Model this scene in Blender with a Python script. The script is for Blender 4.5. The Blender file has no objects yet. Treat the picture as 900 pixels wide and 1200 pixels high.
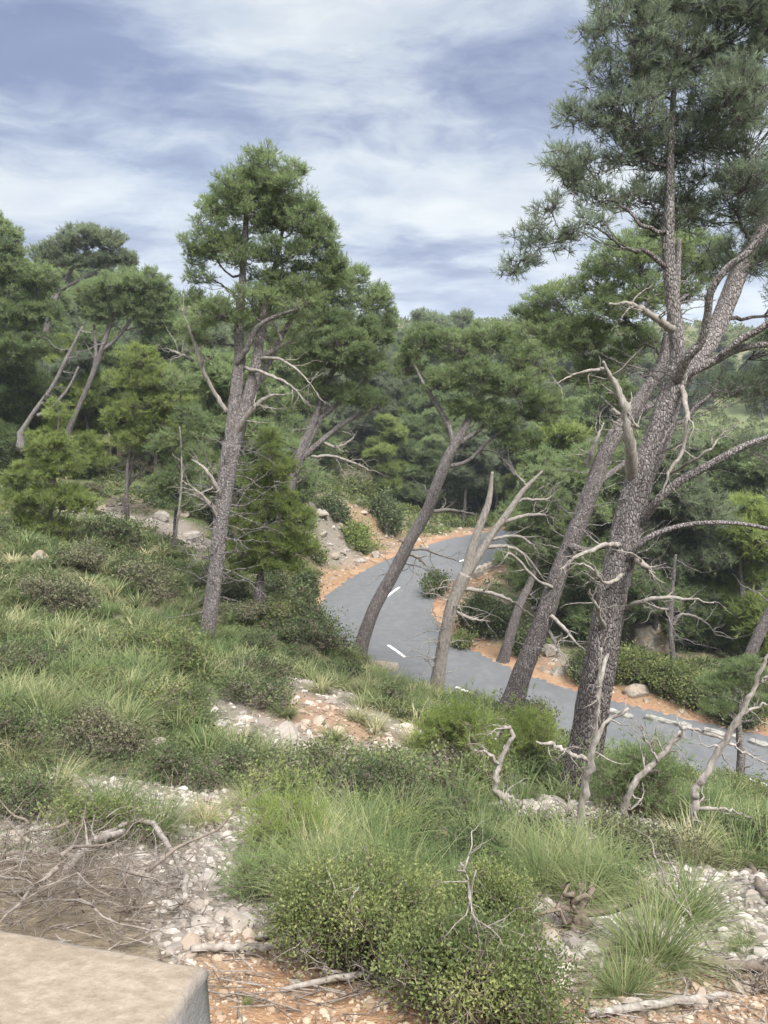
import bpy, math, random, time
import numpy as np
from math import radians
T0 = time.time()
rng = np.random.default_rng(7)
random.seed(7)
sc = bpy.context.scene
C = sc.collection
F = 906.0
PITCH = radians(10)
HAZE = .0006
CP, SP = math.cos(PITCH), math.sin(PITCH)

# ------------------------------------------------------------------ sight lines of the photograph
def ray(px, py):
    xc = (px - 450) / F; yc = (600 - py) / F
    return np.array([xc, CP + yc * SP, -SP + yc * CP])
def PY(px, py, Y):
    d = ray(px, py); return d * (Y / d[1])
def on(px, py, z):
    d = ray(px, py); return d * (z / d[2])

# ------------------------------------------------------------------ value noise
_tab = np.random.default_rng(3).random((256, 256))
def vnoise(x, y):
    x = np.asarray(x, float); y = np.asarray(y, float)
    xi = np.floor(x).astype(int); yi = np.floor(y).astype(int)
    fx = x - xi; fy = y - yi
    fx = fx * fx * (3 - 2 * fx); fy = fy * fy * (3 - 2 * fy)
    a = _tab[xi & 255, yi & 255]; b = _tab[(xi + 1) & 255, yi & 255]
    c = _tab[xi & 255, (yi + 1) & 255]; d = _tab[(xi + 1) & 255, (yi + 1) & 255]
    return (a * (1 - fx) + b * fx) * (1 - fy) + (c * (1 - fx) + d * fx) * fy
def fbm(x, y, o=4):
    s = 0; a = 0.5
    for i in range(o):
        s = s + a * (vnoise(x * 2 ** i + 17.3 * i, y * 2 ** i + 9.1 * i) - 0.5); a *= 0.5
    return s * 2
def sstep(a, b, x):
    t = np.clip((x - a) / (b - a), 0, 1); return t * t * (3 - 2 * t)

# ------------------------------------------------------------------ terrain
ROADZ = -10.5
CTRL = [  # pixel x, pixel y, forward distance of bare ground seen there
 (100,1190,2.0),(350,1195,2.3),(700,1195,2.4),(890,1195,2.5),(450,1130,2.9),(270,1060,3.6),(200,940,5.4),
 (30,980,4.7),(60,850,7.3),(450,1010,4.6),(600,960,6.2),(676,940,8.6),(830,1060,4.3),(860,960,7.4),(760,960,7.8),
 (450,870,9.6),(330,830,9.8),(400,815,12),(245,760,14.2),(100,750,12.4),(100,650,18),(20,650,15.5),(345,700,20),
 (425,772,19.3),(510,822,16.8),(600,832,15.6),(560,880,11.5),(380,900,8),(300,900,7.5),
 (190,640,22),(60,600,23),(150,600,25.5),(-60,560,30),(20,520,36),(100,500,43),(250,600,29),(300,650,26),
 (380,560,57),(430,600,50),(350,620,40),(300,500,66),(200,480,70),(240,540,45),
 (520,600,58),(590,600,62),(520,560,72),(640,620,60),
 (560,740,33),(620,745,31),(690,770,28.5),(750,775,29),(860,790,27),(850,700,42),(760,700,40),(870,620,62),(880,560,82),(880,520,112),
 (650,560,90),(1000,800,28),(1000,700,45),(1050,600,70),
 (1000,1000,9),(960,965,11),(900,948,13),(820,925,12.5),(740,915,13),(900,945,15.5),(780,905,15.5),
]
XYZ = [PY(*c) for c in CTRL] + [np.array(v, float) for v in [
 (-2,-1,-1.62),(2,-1,-1.62),(-2,0.8,-1.66),(2,0.8,-1.75),(0,-8,-1.6),(-12,-10,-0.5),(12,-10,-3.5),(-10,4,-1.4),(10,2,-4.6),(14,9,-9.5),
 (-22,10,-1.5),(-40,30,2),(-60,70,5),(-30,90,6),(0,95,1.5),(0,130,4.5),(35,130,1),(60,150,5),(70,60,-8),(40,20,-11.5),(60,0,-12),(40,100,-7),
 (-120,60,14),(-80,180,11),(-150,300,19),(0,300,16),(120,300,14),(-400,0,40),(400,0,-10),(0,-300,10),(-300,700,30),(0,700,24),(300,700,26),(-500,400,60),(500,400,20),
 (700,700,20),(-700,-300,40),(700,-300,0),(0,1100,20),(-900,1100,60),(900,1100,20)]]
XYZ = np.array(XYZ)
def _phi(r2): return 0.5 * r2 * np.log(r2 + 1e-9)
_S = 10.0
def _tps_fit(P, z, reg=0.02):
    n = len(P); P = P / _S
    r2 = ((P[:, None, :] - P[None, :, :]) ** 2).sum(-1)
    K = _phi(r2) + reg * np.eye(n)
    Q = np.hstack([np.ones((n, 1)), P])
    A = np.zeros((n + 3, n + 3)); A[:n, :n] = K; A[:n, n:] = Q; A[n:, :n] = Q.T
    return np.linalg.solve(A, np.concatenate([z, np.zeros(3)]))
_W = _tps_fit(XYZ[:, :2], XYZ[:, 2])
def tps(x, y):
    x = np.asarray(x, float); shp = x.shape
    q = np.stack([x.ravel(), np.asarray(y, float).ravel()], 1) / _S; Pn = XYZ[:, :2] / _S
    out = np.empty(len(q))
    for i in range(0, len(q), 20000):
        s = q[i:i + 20000]
        r2 = ((s[:, None, :] - Pn[None]) ** 2).sum(-1)
        out[i:i + 20000] = _phi(r2) @ _W[:-3] + _W[-3] + s @ _W[-2:]
    return out.reshape(shp)
def catmull(P, n=8):
    P = np.asarray(P, float)
    Q = np.vstack([2 * P[0] - P[1], P, 2 * P[-1] - P[-2]]); out = []
    for i in range(1, len(Q) - 2):
        for t in np.linspace(0, 1, n, endpoint=False):
            a, b, c, d = Q[i - 1], Q[i], Q[i + 1], Q[i + 2]
            out.append(0.5 * (2 * b + (c - a) * t + (2 * a - 5 * b + 4 * c - d) * t * t + (3 * b - a - 3 * c + d) * t ** 3))
    out.append(P[-1]); return np.array(out)
ROAD = catmull([(26,66),(19,58.5),(13,53),(7,48.4),(4.0,44.8),(1.7,40.9),(0.1,36.9),(-0.45,33.6),(-0.05,30.6),(0.95,27.9),(2.45,25.3),(4.5,23.0),(6.9,21.1),(9.8,19.2),(14,16.8),(20,13.6),(30,8),(45,-4)], 12)
RW = 2.6
def road_d(x, y):
    x = np.asarray(x, float); shp = x.shape; q = np.stack([x.ravel(), np.asarray(y, float).ravel()], 1)
    best = np.full(len(q), 1e9)
    A = ROAD[:-1]; B = ROAD[1:]
    near = (q[:, 0] > -14) & (q[:, 0] < 60) & (q[:, 1] > -20) & (q[:, 1] < 80)
    qq = q[near]
    AB = B - A; LL = (AB ** 2).sum(1); res = np.empty(len(qq))
    for i in range(0, len(qq), 4000):
        w_ = qq[i:i + 4000, None, :] - A[None]; t = np.clip((w_ * AB).sum(-1) / LL, 0, 1)
        res[i:i + 4000] = np.sqrt((((w_ - t[..., None] * AB) ** 2).sum(-1)).min(1))
    best[near] = res
    return best.reshape(shp)
def H(x, y):
    x = np.asarray(x, float); y = np.asarray(y, float)
    z = tps(x, y); d = road_d(x, y)
    r = np.hypot(x, y)
    nz = fbm(x * 0.9, y * 0.9, 4) * 0.16 * sstep(1.0, 8, r) + fbm(x * 3.1 + 5, y * 3.1, 3) * 0.06 + fbm(x * .12, y * .12, 3) * sstep(30, 100, r) * 2.2
    z = z + nz
    k = sstep(RW + 0.75, RW + 4.6, d)
    k = k * k * .35 + k * .65
    return ROADZ - 0.05 + (z - ROADZ + 0.05) * k
def G(px, py):
    d = ray(px, py); t = 1.5 / d[1] * np.concatenate([np.linspace(1, 20, 800), np.linspace(20, 200, 1500)])
    P = d[None] * t[:, None]; h = H(P[:, 0], P[:, 1])
    i = np.argmax(P[:, 2] < h)
    a, b = t[max(i - 1, 0)], t[i]
    for _ in range(3):
        tt = np.linspace(a, b, 9); Q = d[None] * tt[:, None]; j = max(1, np.argmax(Q[:, 2] < H(Q[:, 0], Q[:, 1]))); a, b = tt[j - 1], tt[j]
    p = d * b; return p

# ------------------------------------------------------------------ object helpers
def tag(o, label=None, cat=None, group=None, kind=None):
    if label: o['label'] = label
    if cat: o['category'] = cat
    if group: o['group'] = group
    if kind: o['kind'] = kind
    return o
def mesh_obj(name, V, faces, mat, parent=None, attrs=None, smooth=False, loc=None):
    V = np.asarray(V, np.float32)
    me = bpy.data.meshes.new(name)
    faces = [np.asarray(f, np.int32) for f in faces if len(f)]
    sizes = np.concatenate([np.full(len(f), f.shape[1], np.int32) for f in faces])
    loops = np.concatenate([f.ravel() for f in faces])
    starts = np.concatenate([[0], np.cumsum(sizes)[:-1]]).astype(np.int32)
    me.vertices.add(len(V)); me.vertices.foreach_set('co', V.ravel())
    me.loops.add(len(loops)); me.loops.foreach_set('vertex_index', loops)
    me.polygons.add(len(sizes)); me.polygons.foreach_set('loop_start', starts)
    me.polygons.foreach_set('use_smooth', np.full(len(sizes), smooth))
    if attrs:
        for k, v in attrs.items():
            a = me.attributes.new(k, 'FLOAT', 'POINT'); a.data.foreach_set('value', np.asarray(v, np.float32))
    me.update(calc_edges=True)
    for m in (mat if isinstance(mat, (list, tuple)) else [mat]): me.materials.append(m)
    o = bpy.data.objects.new(name, me); C.objects.link(o)
    if parent: o.parent = parent
    if loc is not None: o.location = loc
    return o
def empty(name, loc, label=None, cat=None, group=None):
    o = bpy.data.objects.new(name, None); C.objects.link(o); o.location = loc; o.empty_display_size = .3
    return tag(o, label, cat, group)
def copy_tree(o, parent=None):
    c = o.copy(); C.objects.link(c); c.parent = parent
    for ch in o.children: copy_tree(ch, c)
    return c
def nrm(v): return v / (np.linalg.norm(v, axis=-1, keepdims=True) + 1e-9)

class Geo:
    def __init__(s): s.V = []; s.F = []; s.a = []; s.n = 0
    def add(s, V, Fs, a):
        s.V.append(V.reshape(-1, 3)); 
        for f in Fs: s.F.append(f + s.n)
        m = len(s.V[-1]); s.a.append(np.broadcast_to(np.asarray(a, float), (m,)) if np.ndim(a) == 0 else np.asarray(a).ravel()); s.n += m
    def tube(s, P, R, sides=8, a=0.0, rough=0.0, seed=0):
        P = np.asarray(P, float); R = np.asarray(R, float); n = len(P)
        T = np.gradient(P, axis=0); T = nrm(T)
        ref = np.array([0.3, 1, 0.1]) if abs(T[0][2]) > .7 else np.array([0, 0, 1.0])
        u = nrm(np.cross(T[0], ref)); U = []
        for i in range(n):
            u = u - T[i] * (u @ T[i]); u = u / (np.linalg.norm(u) + 1e-9); U.append(u)
        U = np.array(U); W = np.cross(T, U)
        th = np.linspace(0, 2 * math.pi, sides, endpoint=False)
        rad = np.repeat(R[:, None], sides, 1)
        if rough:
            L = np.concatenate([[0], np.cumsum(np.linalg.norm(np.diff(P, axis=0), axis=1))])
            k = 2 * sides / 6
            rad = rad * (1 + rough * fbm((np.cos(th) * 1.3 + np.sin(th) * .4)[None] * 3 + 20 + seed, (L / (R.max() + 1e-6) * .5)[:, None] + np.sin(th)[None] * 3 + 30, 3) * 2)
        V = P[:, None] + rad[..., None] * (np.cos(th)[None, :, None] * U[:, None] + np.sin(th)[None, :, None] * W[:, None])
        i = np.arange(n - 1)[:, None] * sides; j = np.arange(sides)[None]; j2 = (j + 1) % sides
        q = np.stack([i + j, i + j2, i + sides + j2, i + sides + j], -1).reshape(-1, 4)
        caps = [np.array([np.arange(sides)[::-1]]), np.array([(n - 1) * sides + np.arange(sides)])]
        A = np.repeat(np.broadcast_to(np.asarray(a, float), (n,))[:, None], sides, 1)
        s.add(V, [q] + caps, A)
    def segs(s, P0, P1, r0, r1, a=0.0):
        P0 = np.asarray(P0, float); P1 = np.asarray(P1, float); n = len(P0)
        if n == 0: return
        T = nrm(P1 - P0); u = nrm(np.cross(T, np.array([0.31, 0.77, 0.55]))); w = np.cross(T, u)
        th = np.array([0, 2.094, 4.189])
        ring = np.cos(th)[None, :, None] * u[:, None] + np.sin(th)[None, :, None] * w[:, None]
        r0 = np.broadcast_to(np.asarray(r0, float), (n,)); r1 = np.broadcast_to(np.asarray(r1, float), (n,))
        V = np.concatenate([P0[:, None] + ring * r0[:, None, None], P1[:, None] + ring * r1[:, None, None]], 1)
        b = np.arange(n)[:, None] * 6
        q = np.concatenate([b + np.array([[0, 1, 4, 3]]), b + np.array([[1, 2, 5, 4]]), b + np.array([[2, 0, 3, 5]])])
        s.add(V, [q], np.full(n * 6, a) if np.ndim(a) == 0 else np.repeat(a, 6))
    def obj(s, name, mat, parent=None, origin=(0, 0, 0), smooth=True, attr='h'):
        V = np.concatenate(s.V) - np.asarray(origin)
        fs = {}
        for f in s.F: fs.setdefault(f.shape[1], []).append(f)
        return mesh_obj(name, V, [np.concatenate(v) for v in fs.values()], mat, parent, {attr: np.concatenate(s.a)}, smooth)

def runit(r, n):
    v = r.normal(size=(n, 3)); return nrm(v)
def needles(P, D, n, L, w, spread, r, a):
    T = len(P); P = np.repeat(P, n, 0); D = np.repeat(D, n, 0)
    d = nrm(D + spread * r.normal(size=P.shape) * .6)
    base = P + D * (r.random((T * n, 1)) - .45) * L * 1.1
    ln = L * r.uniform(.65, 1.1, (T * n, 1))
    s = nrm(np.cross(d, r.normal(size=P.shape))) * w * .5
    V = np.stack([base - s, base + s, base + d * ln], 1).reshape(-1, 3)
    return V, np.arange(T * n * 3).reshape(-1, 3), np.repeat(np.repeat(a, n) + r.normal(size=T * n) * .06, 3)
def leaves(P, D, L, w, r, a):
    n = len(P); s = nrm(np.cross(D, r.normal(size=P.shape)))
    L = np.broadcast_to(L, (n,))[:, None]; ww = np.broadcast_to(w, (n,))[:, None] * .5
    V = np.stack([P, P + D * L * .5 - s * ww, P + D * L, P + D * L * .5 + s * ww], 1).reshape(-1, 3)
    return V, np.arange(n * 4).reshape(-1, 4), np.repeat(a, 4)

# ------------------------------------------------------------------ materials
def newmat(name):
    m = bpy.data.materials.new(name); m.use_nodes = True; nt = m.node_tree
    for n in list(nt.nodes): nt.nodes.remove(n)
    out = nt.nodes.new('ShaderNodeOutputMaterial'); return m, nt, out
def N(nt, t, **k):
    n = nt.nodes.new(t)
    for a, b in k.items():
        if a in n.inputs: n.inputs[a].default_value = b
        else: setattr(n, a, b)
    return n
def link(nt, a, b): nt.links.new(a, b)
def ramp(nt, fac, stops, interp='LINEAR'):
    r = nt.nodes.new('ShaderNodeValToRGB'); r.color_ramp.interpolation = interp
    while len(r.color_ramp.elements) < len(stops): r.color_ramp.elements.new(.5)
    for e, (p, c) in zip(r.color_ramp.elements, stops): e.position = p; e.color = (*c, 1) if len(c) == 3 else c
    link(nt, fac, r.inputs[0]); return r.outputs[0]
def mixc(nt, f, a, b, mode='MIX'):
    m = nt.nodes.new('ShaderNodeMix'); m.data_type = 'RGBA'; m.blend_type = mode
    for i, v in ((0, f), (6, a), (7, b)):
        if hasattr(v, 'is_linked'): link(nt, v, m.inputs[i])
        else: m.inputs[i].default_value = v if i == 0 else (*v, 1)
    return m.outputs[2]
def attr(nt, name):
    a = nt.nodes.new('ShaderNodeAttribute'); a.attribute_name = name; return a.outputs['Fac']
def pos(nt): return nt.nodes.new('ShaderNodeNewGeometry').outputs['Position']
def noise(nt, vec, scale, detail=4, rough=.55, dist=0):
    n = N(nt, 'ShaderNodeTexNoise', Scale=scale, Detail=detail, Roughness=rough, Distortion=dist); link(nt, vec, n.inputs['Vector']); return n.outputs['Fac']
def mapped(nt, vec, scale=(1, 1, 1), rot=(0, 0, 0)):
    m = N(nt, 'ShaderNodeMapping'); m.inputs['Scale'].default_value = scale; m.inputs['Rotation'].default_value = rot; link(nt, vec, m.inputs[0]); return m.outputs[0]
def math_(nt, op, a, b=0, c=0, clamp=False):
    m = nt.nodes.new('ShaderNodeMath'); m.operation = op; m.use_clamp = clamp
    for i, v in enumerate((a, b, c)):
        if hasattr(v, 'is_linked'): link(nt, v, m.inputs[i])
        else: m.inputs[i].default_value = v
    return m.outputs[0]
def finish(nt, out, col, rough=.9, spec=.25, bump=None, bs=.3, bd=.02):
    p = N(nt, 'ShaderNodeBsdfPrincipled'); p.inputs['Roughness'].default_value = rough; p.inputs['Specular IOR Level'].default_value = spec
    if hasattr(col, 'is_linked'): link(nt, col, p.inputs['Base Color'])
    else: p.inputs['Base Color'].default_value = (*col, 1)
    if bump is not None:
        b = N(nt, 'ShaderNodeBump', Strength=bs, Distance=bd); link(nt, bump, b.inputs['Height']); link(nt, b.outputs[0], p.inputs['Normal'])
    link(nt, p.outputs[0], out.inputs[0]); return p

def foliage_mat(name, dark, mid, light, transl=.3, sc_=1.2):
    m, nt, out = newmat(name); P = pos(nt)
    a = attr(nt, 'h'); n1 = noise(nt, P, sc_, 3)
    f = math_(nt, 'ADD', math_(nt, 'MULTIPLY', a, .55), math_(nt, 'MULTIPLY', math_(nt, 'SUBTRACT', n1, .5), 1.5))
    f = math_(nt, 'ADD', f, .22, clamp=True)
    col = ramp(nt, f, [(0, dark), (.5, mid), (1, light)])
    d = N(nt, 'ShaderNodeBsdfPrincipled'); d.inputs['Roughness'].default_value = .65; d.inputs['Specular IOR Level'].default_value = .2; link(nt, col, d.inputs['Base Color'])
    t = N(nt, 'ShaderNodeBsdfTranslucent'); link(nt, mixc(nt, .5, col, light), t.inputs[0])
    mx = N(nt, 'ShaderNodeMixShader'); mx.inputs[0].default_value = transl; link(nt, d.outputs[0], mx.inputs[1]); link(nt, t.outputs[0], mx.inputs[2])
    link(nt, mx.outputs[0], out.inputs[0]); return m
K = 1.0
def col(*c): return tuple(x * K for x in c)
M = {}
M['pine_dark'] = foliage_mat('pine_needles_dark', col(0.102,0.132,0.094), col(0.186,0.228,0.150), col(0.288,0.336,0.222), .58)
M['pine_mid'] = foliage_mat('pine_needles_mid', col(0.096,0.138,0.066), col(0.198,0.258,0.114), col(0.324,0.390,0.180), .58)
M['pine_bright'] = foliage_mat('pine_needles_bright', col(0.108,0.150,0.042), col(0.222,0.282,0.084), col(0.360,0.414,0.144), .58)
M['pine_blue'] = foliage_mat('pine_needles_far', col(0.114,0.144,0.090), col(0.198,0.240,0.144), col(0.300,0.348,0.204), .58)
M['shrub_dark'] = foliage_mat('leaves_dark', col(.034,.052,.025), col(.085,.112,.050), col(.17,.19,.085), .28, 2.5)
M['shrub_mid'] = foliage_mat('leaves_olive', col(.042,.062,.025), col(.125,.16,.058), col(.27,.28,.11), .35, 2.5)
M['shrub_gray'] = foliage_mat('leaves_grey_brown', col(.055,.062,.036), col(.12,.128,.066), col(.21,.205,.12), .2, 2.5)
M['shrub_bright'] = foliage_mat('leaves_yellow_green', col(.07,.10,.03), col(.16,.21,.06), col(.28,.33,.11), .35, 1.5)
M['grass'] = foliage_mat('grass_blades', col(.045,.075,.026), col(.115,.155,.056), col(.32,.31,.165), .35, 1.1)
M['grass_dry'] = foliage_mat('grass_blades_dry', col(.09,.11,.045), col(.22,.23,.11), col(.46,.40,.25), .3, 1.1)

def bark():
    m, nt, out = newmat('pine_bark'); P = pos(nt)
    v = N(nt, 'ShaderNodeTexVoronoi', Scale=1.0); v.feature = 'DISTANCE_TO_EDGE'
    link(nt, mapped(nt, P, (40, 40, 15)), v.inputs['Vector'])
    n1 = noise(nt, mapped(nt, P, (9, 9, 3)), 3, 6, .7); n2 = noise(nt, P, 1.3, 3)
    cr = ramp(nt, v.outputs['Distance'], [(0, (0, 0, 0)), (.22, (1, 1, 1))])
    low = ramp(nt, n1, [(.32, (.045,.036,.036)), (.52, (.115,.093,.092)), (.64, (.24,.21,.205)), (.76, (.46,.43,.42))])
    high = ramp(nt, n1, [(.28, (.14,.12,.115)), (.50, (.29,.26,.25)), (.70, (.48,.44,.425))])
    h = math_(nt, 'ADD', attr(nt, 'h'), math_(nt, 'MULTIPLY', math_(nt, 'SUBTRACT', n2, .5), .5), clamp=True)
    c = mixc(nt, h, low, high)
    k = mixc(nt, math_(nt, 'MULTIPLY', h, .55), (.30,.27,.26), (1, 1, 1))
    c = mixc(nt, cr, mixc(nt, 1.0, c, k, 'MULTIPLY'), c)
    b = math_(nt, 'ADD', cr, math_(nt, 'MULTIPLY', n1, .8))
    finish(nt, out, c, .92, .15, b, .8, .03); return m
M['bark'] = bark()
def deadwood():
    m, nt, out = newmat('dead_wood'); P = pos(nt)
    n1 = noise(nt, mapped(nt, P, (14, 14, 5)), 2, 5, .7); n2 = noise(nt, P, 1.7, 2)
    a = ramp(nt, n1, [(.3, (.13,.11,.095)), (.6, (.30,.27,.24)), (.8, (.44,.41,.37))])
    c = mixc(nt, attr(nt, 'h'), mixc(nt, 1, a, (.55, .47, .42), 'MULTIPLY'), a)
    finish(nt, out, c, .85, .2, n1, .5, .008); return m
M['dead'] = deadwood()
def limestone(name='limestone', warm=0.0):
    m, nt, out = newmat(name); P = pos(nt)
    n1 = noise(nt, P, 7, 7, .7); n2 = noise(nt, P, 1.6, 4, .6)
    c = ramp(nt, n1, [(.25, (.09,.08,.07)), (.5, (.23,.21,.185)), (.75, (.37,.345,.31))])
    w = ramp(nt, n2, [(.4, (0, 0, 0)), (.65, (1, 1, 1))])
    c = mixc(nt, math_(nt, 'MULTIPLY', w, .5), c, (.27,.18,.11))
    finish(nt, out, c, .9, .2, n1, .7, .02); return m
M['rock'] = limestone()
def gravel_mat():
    m, nt, out = newmat('gravel'); P = pos(nt)
    a = attr(nt, 'h'); n1 = noise(nt, P, 30, 3, .6)
    pale = ramp(nt, a, [(0, (.12,.105,.09)), (.4, (.21,.185,.165)), (.75, (.31,.28,.25)), (1, (.42,.385,.35))])
    oran = ramp(nt, a, [(0, (.14,.095,.065)), (.4, (.24,.16,.10)), (.75, (.33,.24,.16)), (1, (.40,.33,.25))])
    o = attr(nt, 'soil'); c = mixc(nt, o, pale, oran)
    c = mixc(nt, math_(nt, 'MULTIPLY', n1, .35), c, (.25,.21,.18))
    finish(nt, out, c, .9, .2, n1, .4, .006); return m
M['gravel'] = gravel_mat()
def ground_mat():
    m, nt, out = newmat('ground'); P = pos(nt)
    n1 = noise(nt, P, .8, 6, .65); n2 = noise(nt, P, 9, 6, .7); n3 = noise(nt, P, 45, 3, .6); nf = noise(nt, P, .12, 5, .6)
    litter = ramp(nt, n2, [(.25, (.075,.058,.040)), (.5, (.17,.135,.095)), (.75, (.29,.24,.18))])
    green = ramp(nt, n2, [(.3, (.045,.06,.025)), (.6, (.10,.12,.05)), (.8, (.17,.18,.09))])
    g = ramp(nt, n1, [(.38, (0, 0, 0)), (.56, (1, 1, 1))])
    c = mixc(nt, math_(nt, 'MULTIPLY', g, attr(nt, 'green')), litter, green)
    pale = ramp(nt, n3, [(.3, (.12,.10,.08)), (.5, (.20,.175,.15)), (.75, (.29,.265,.235))])
    mead = ramp(nt, n2, [(.3, (.085,.11,.045)), (.6, (.145,.175,.075)), (.8, (.22,.235,.12))])
    c = mixc(nt, attr(nt, 'meadow'), c, mead)
    c = mixc(nt, attr(nt, 'rock'), c, pale)
    soil = ramp(nt, n2, [(.25, (.19,.11,.065)), (.55, (.28,.17,.10)), (.8, (.36,.25,.165))])
    c = mixc(nt, attr(nt, 'soil'), c, soil)
    red = ramp(nt, n2, [(.25, (.38,.135,.07)), (.6, (.56,.22,.115)), (.85, (.62,.33,.19))])
    c = mixc(nt, attr(nt, 'verge'), c, red)
    b = math_(nt, 'ADD', n2, math_(nt, 'MULTIPLY', n3, .6))
    finish(nt, out, c, .95, .1, b, .8, .05); return m
M['ground'] = ground_mat()
def verge_mat():
    m, nt, out = newmat('verge_soil'); P = pos(nt); n1 = noise(nt, P, 1.1, 4, .6); n2 = noise(nt, P, 14, 6, .7)
    red = ramp(nt, n2, [(.25, (.15,.075,.047)), (.55, (.25,.14,.09)), (.8, (.33,.22,.155))]); sand = ramp(nt, n2, [(.25, (.19,.12,.075)), (.55, (.30,.20,.125)), (.8, (.38,.29,.20))])
    finish(nt, out, mixc(nt, ramp(nt, n1, [(.42, (0, 0, 0)), (.6, (1, 1, 1))]), red, sand), .95, .1, n2, .8, .03); return m
M['verge'] = verge_mat()
def asphalt():
    m, nt, out = newmat('asphalt'); P = pos(nt)
    n1 = noise(nt, P, .5, 4, .6); n2 = noise(nt, P, 60, 2, .6)
    n3 = noise(nt, mapped(nt, P, (1, 1, 1)), 2.3, 5, .7); c = mixc(nt, n1, (.080,.083,.088), (.122,.126,.132)); c = mixc(nt, ramp(nt, n3, [(.45, (0, 0, 0)), (.75, (.6, .6, .6))]), c, (.165,.162,.156)); cv = N(nt, 'ShaderNodeTexVoronoi', Scale=.55); cv.feature = 'DISTANCE_TO_EDGE'; wn = N(nt, 'ShaderNodeTexNoise', Scale=1.5, Detail=4.0); link(nt, P, wn.inputs['Vector']); link(nt, mixc(nt, .25, P, wn.outputs['Color']), cv.inputs['Vector']); c = mixc(nt, ramp(nt, cv.outputs['Distance'], [(.004, (.22, .22, .22)), (.010, (0, 0, 0))]), c, (.06,.06,.06)); c = mixc(nt, math_(nt, 'MULTIPLY', n2, .4), c, (.09,.092,.096))
    finish(nt, out, c, .85, .3, n2, .3, .006); return m
M['asphalt'] = asphalt()
def plain(name, c1, c2, s=12, rough=.8, bs=.3, bd=.004):
    m, nt, out = newmat(name); P = pos(nt); n1 = noise(nt, P, s, 5, .65)
    finish(nt, out, ramp(nt, n1, [(.3, c1), (.7, c2)]), rough, .25, n1, bs, bd); return m
M['paint'] = plain('road_paint', (.62,.62,.60), (.80,.80,.78), 8)
M['whitewash'] = plain('whitewashed_stone', (.13,.12,.105), (.33,.32,.295), 4, .85, .6, .02)
def slab():
    m, nt, out = newmat('sandstone_cap'); P = pos(nt)
    a = ramp(nt, noise(nt, P, 4.2, 7, .68), [(.44, (0, 0, 0)), (.62, (1, 1, 1))])
    st = noise(nt, mapped(nt, P, (16, 34, 20), (0, 0, .35)), 2.2, 8, .72)
    c = ramp(nt, st, [(.3, (.135,.108,.08)), (.5, (.205,.168,.128)), (.7, (.285,.245,.198))])
    c = mixc(nt, math_(nt, 'MULTIPLY', a, .8), c, (.135,.10,.072))
    v = N(nt, 'ShaderNodeTexVoronoi', Scale=3.7); link(nt, P, v.inputs['Vector'])
    c = mixc(nt, ramp(nt, v.outputs['Distance'], [(.02, (.6, .6, .6)), (.09, (0, 0, 0))]), c, (.35,.27,.21))
    fine = noise(nt, P, 130, 4, .7)
    c = mixc(nt, math_(nt, 'MULTIPLY', fine, .3), c, (.32,.25,.19))
    e = attr(nt, 'h'); c = mixc(nt, e, c, mixc(nt, st, (.17,.165,.17), (.27,.26,.255)))
    pv_ = N(nt, 'ShaderNodeTexVoronoi', Scale=38.0); link(nt, P, pv_.inputs['Vector']); pit = ramp(nt, pv_.outputs['Distance'], [(.06, (.6, .6, .6)), (.13, (1, 1, 1))]); pm = ramp(nt, noise(nt, P, 6, 3, .5), [(.48, (1, 1, 1)), (.6, (0, 0, 0))]); pit = mixc(nt, pm, pit, (1, 1, 1)); c = mixc(nt, pit, (.12,.095,.07), c)
    finish(nt, out, c, .85, .2, math_(nt, 'ADD', math_(nt, 'ADD', st, fine), pit), .7, .006); return m
M['slab'] = slab()

# ------------------------------------------------------------------ ground sheet
def spaced(lo, hi, n, s):
    a = np.arcsinh(lo / s); b = np.arcsinh(hi / s); return np.sinh(np.linspace(a, b, n)) * s
def patch(defs, x, y):
    m = np.zeros_like(x)
    for px, py, r, w in defs:
        if (px, py) not in PGC: PGC[(px, py)] = G(px, py)
        g = PGC[(px, py)]; d = np.hypot(x - g[0], y - g[1])
        m = np.maximum(m, w * (1 - sstep(r * .55, r * 1.25, d)))
    return m
PGC = {}
ROCKY = [(165,940,.95,1),(205,965,.8,1),(230,1000,.65,1),(255,1045,.55,1),(275,1095,.5,1),(265,1130,.35,.9),(15,985,.4,.9),(850,1040,.7,1),(880,1100,.7,1),(830,1130,.5,.9),(375,850,1.6,1),(450,862,1.5,1),
         (420,880,.7,.9),(350,800,1.2,.6),(680,955,1.1,1),(650,1085,.42,1),(700,1120,.35,1),(600,1050,.3,.8),(560,1000,.3,.6),(740,1000,.5,.7),(790,1080,.4,.8),(700,1190,.5,1),(860,1180,.6,1),(500,1160,.4,.6),(110,600,1.5,1),(90,592,1.0,1),(195,615,1.0,1),(235,635,1.2,1),(430,775,.9,.9),
         (405,650,1.7,.8),(385,605,1.5,.7),(365,640,1.2,.6),(430,590,1.2,.5),(640,780,1.4,.9),(560,700,.9,.5),(20,520,2,.5),(200,520,2,.5),(420,560,2,.4),(480,865,.7,.8),(790,330,1,0)]
SOILP = [(340,1190,.7,1),(450,1180,.7,1),(560,1195,.6,1),(300,1130,.4,.7),(880,1190,.6,.8),(760,1195,.5,.7),(375,835,1.0,.7),(440,800,1,.3),(720,1150,.3,.8),
         (560,765,1.6,.5),(600,790,1.6,.6),(640,800,1.5,.6),(500,640,3,.5),(430,610,3,.5),(700,800,1.5,.6)]
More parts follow.
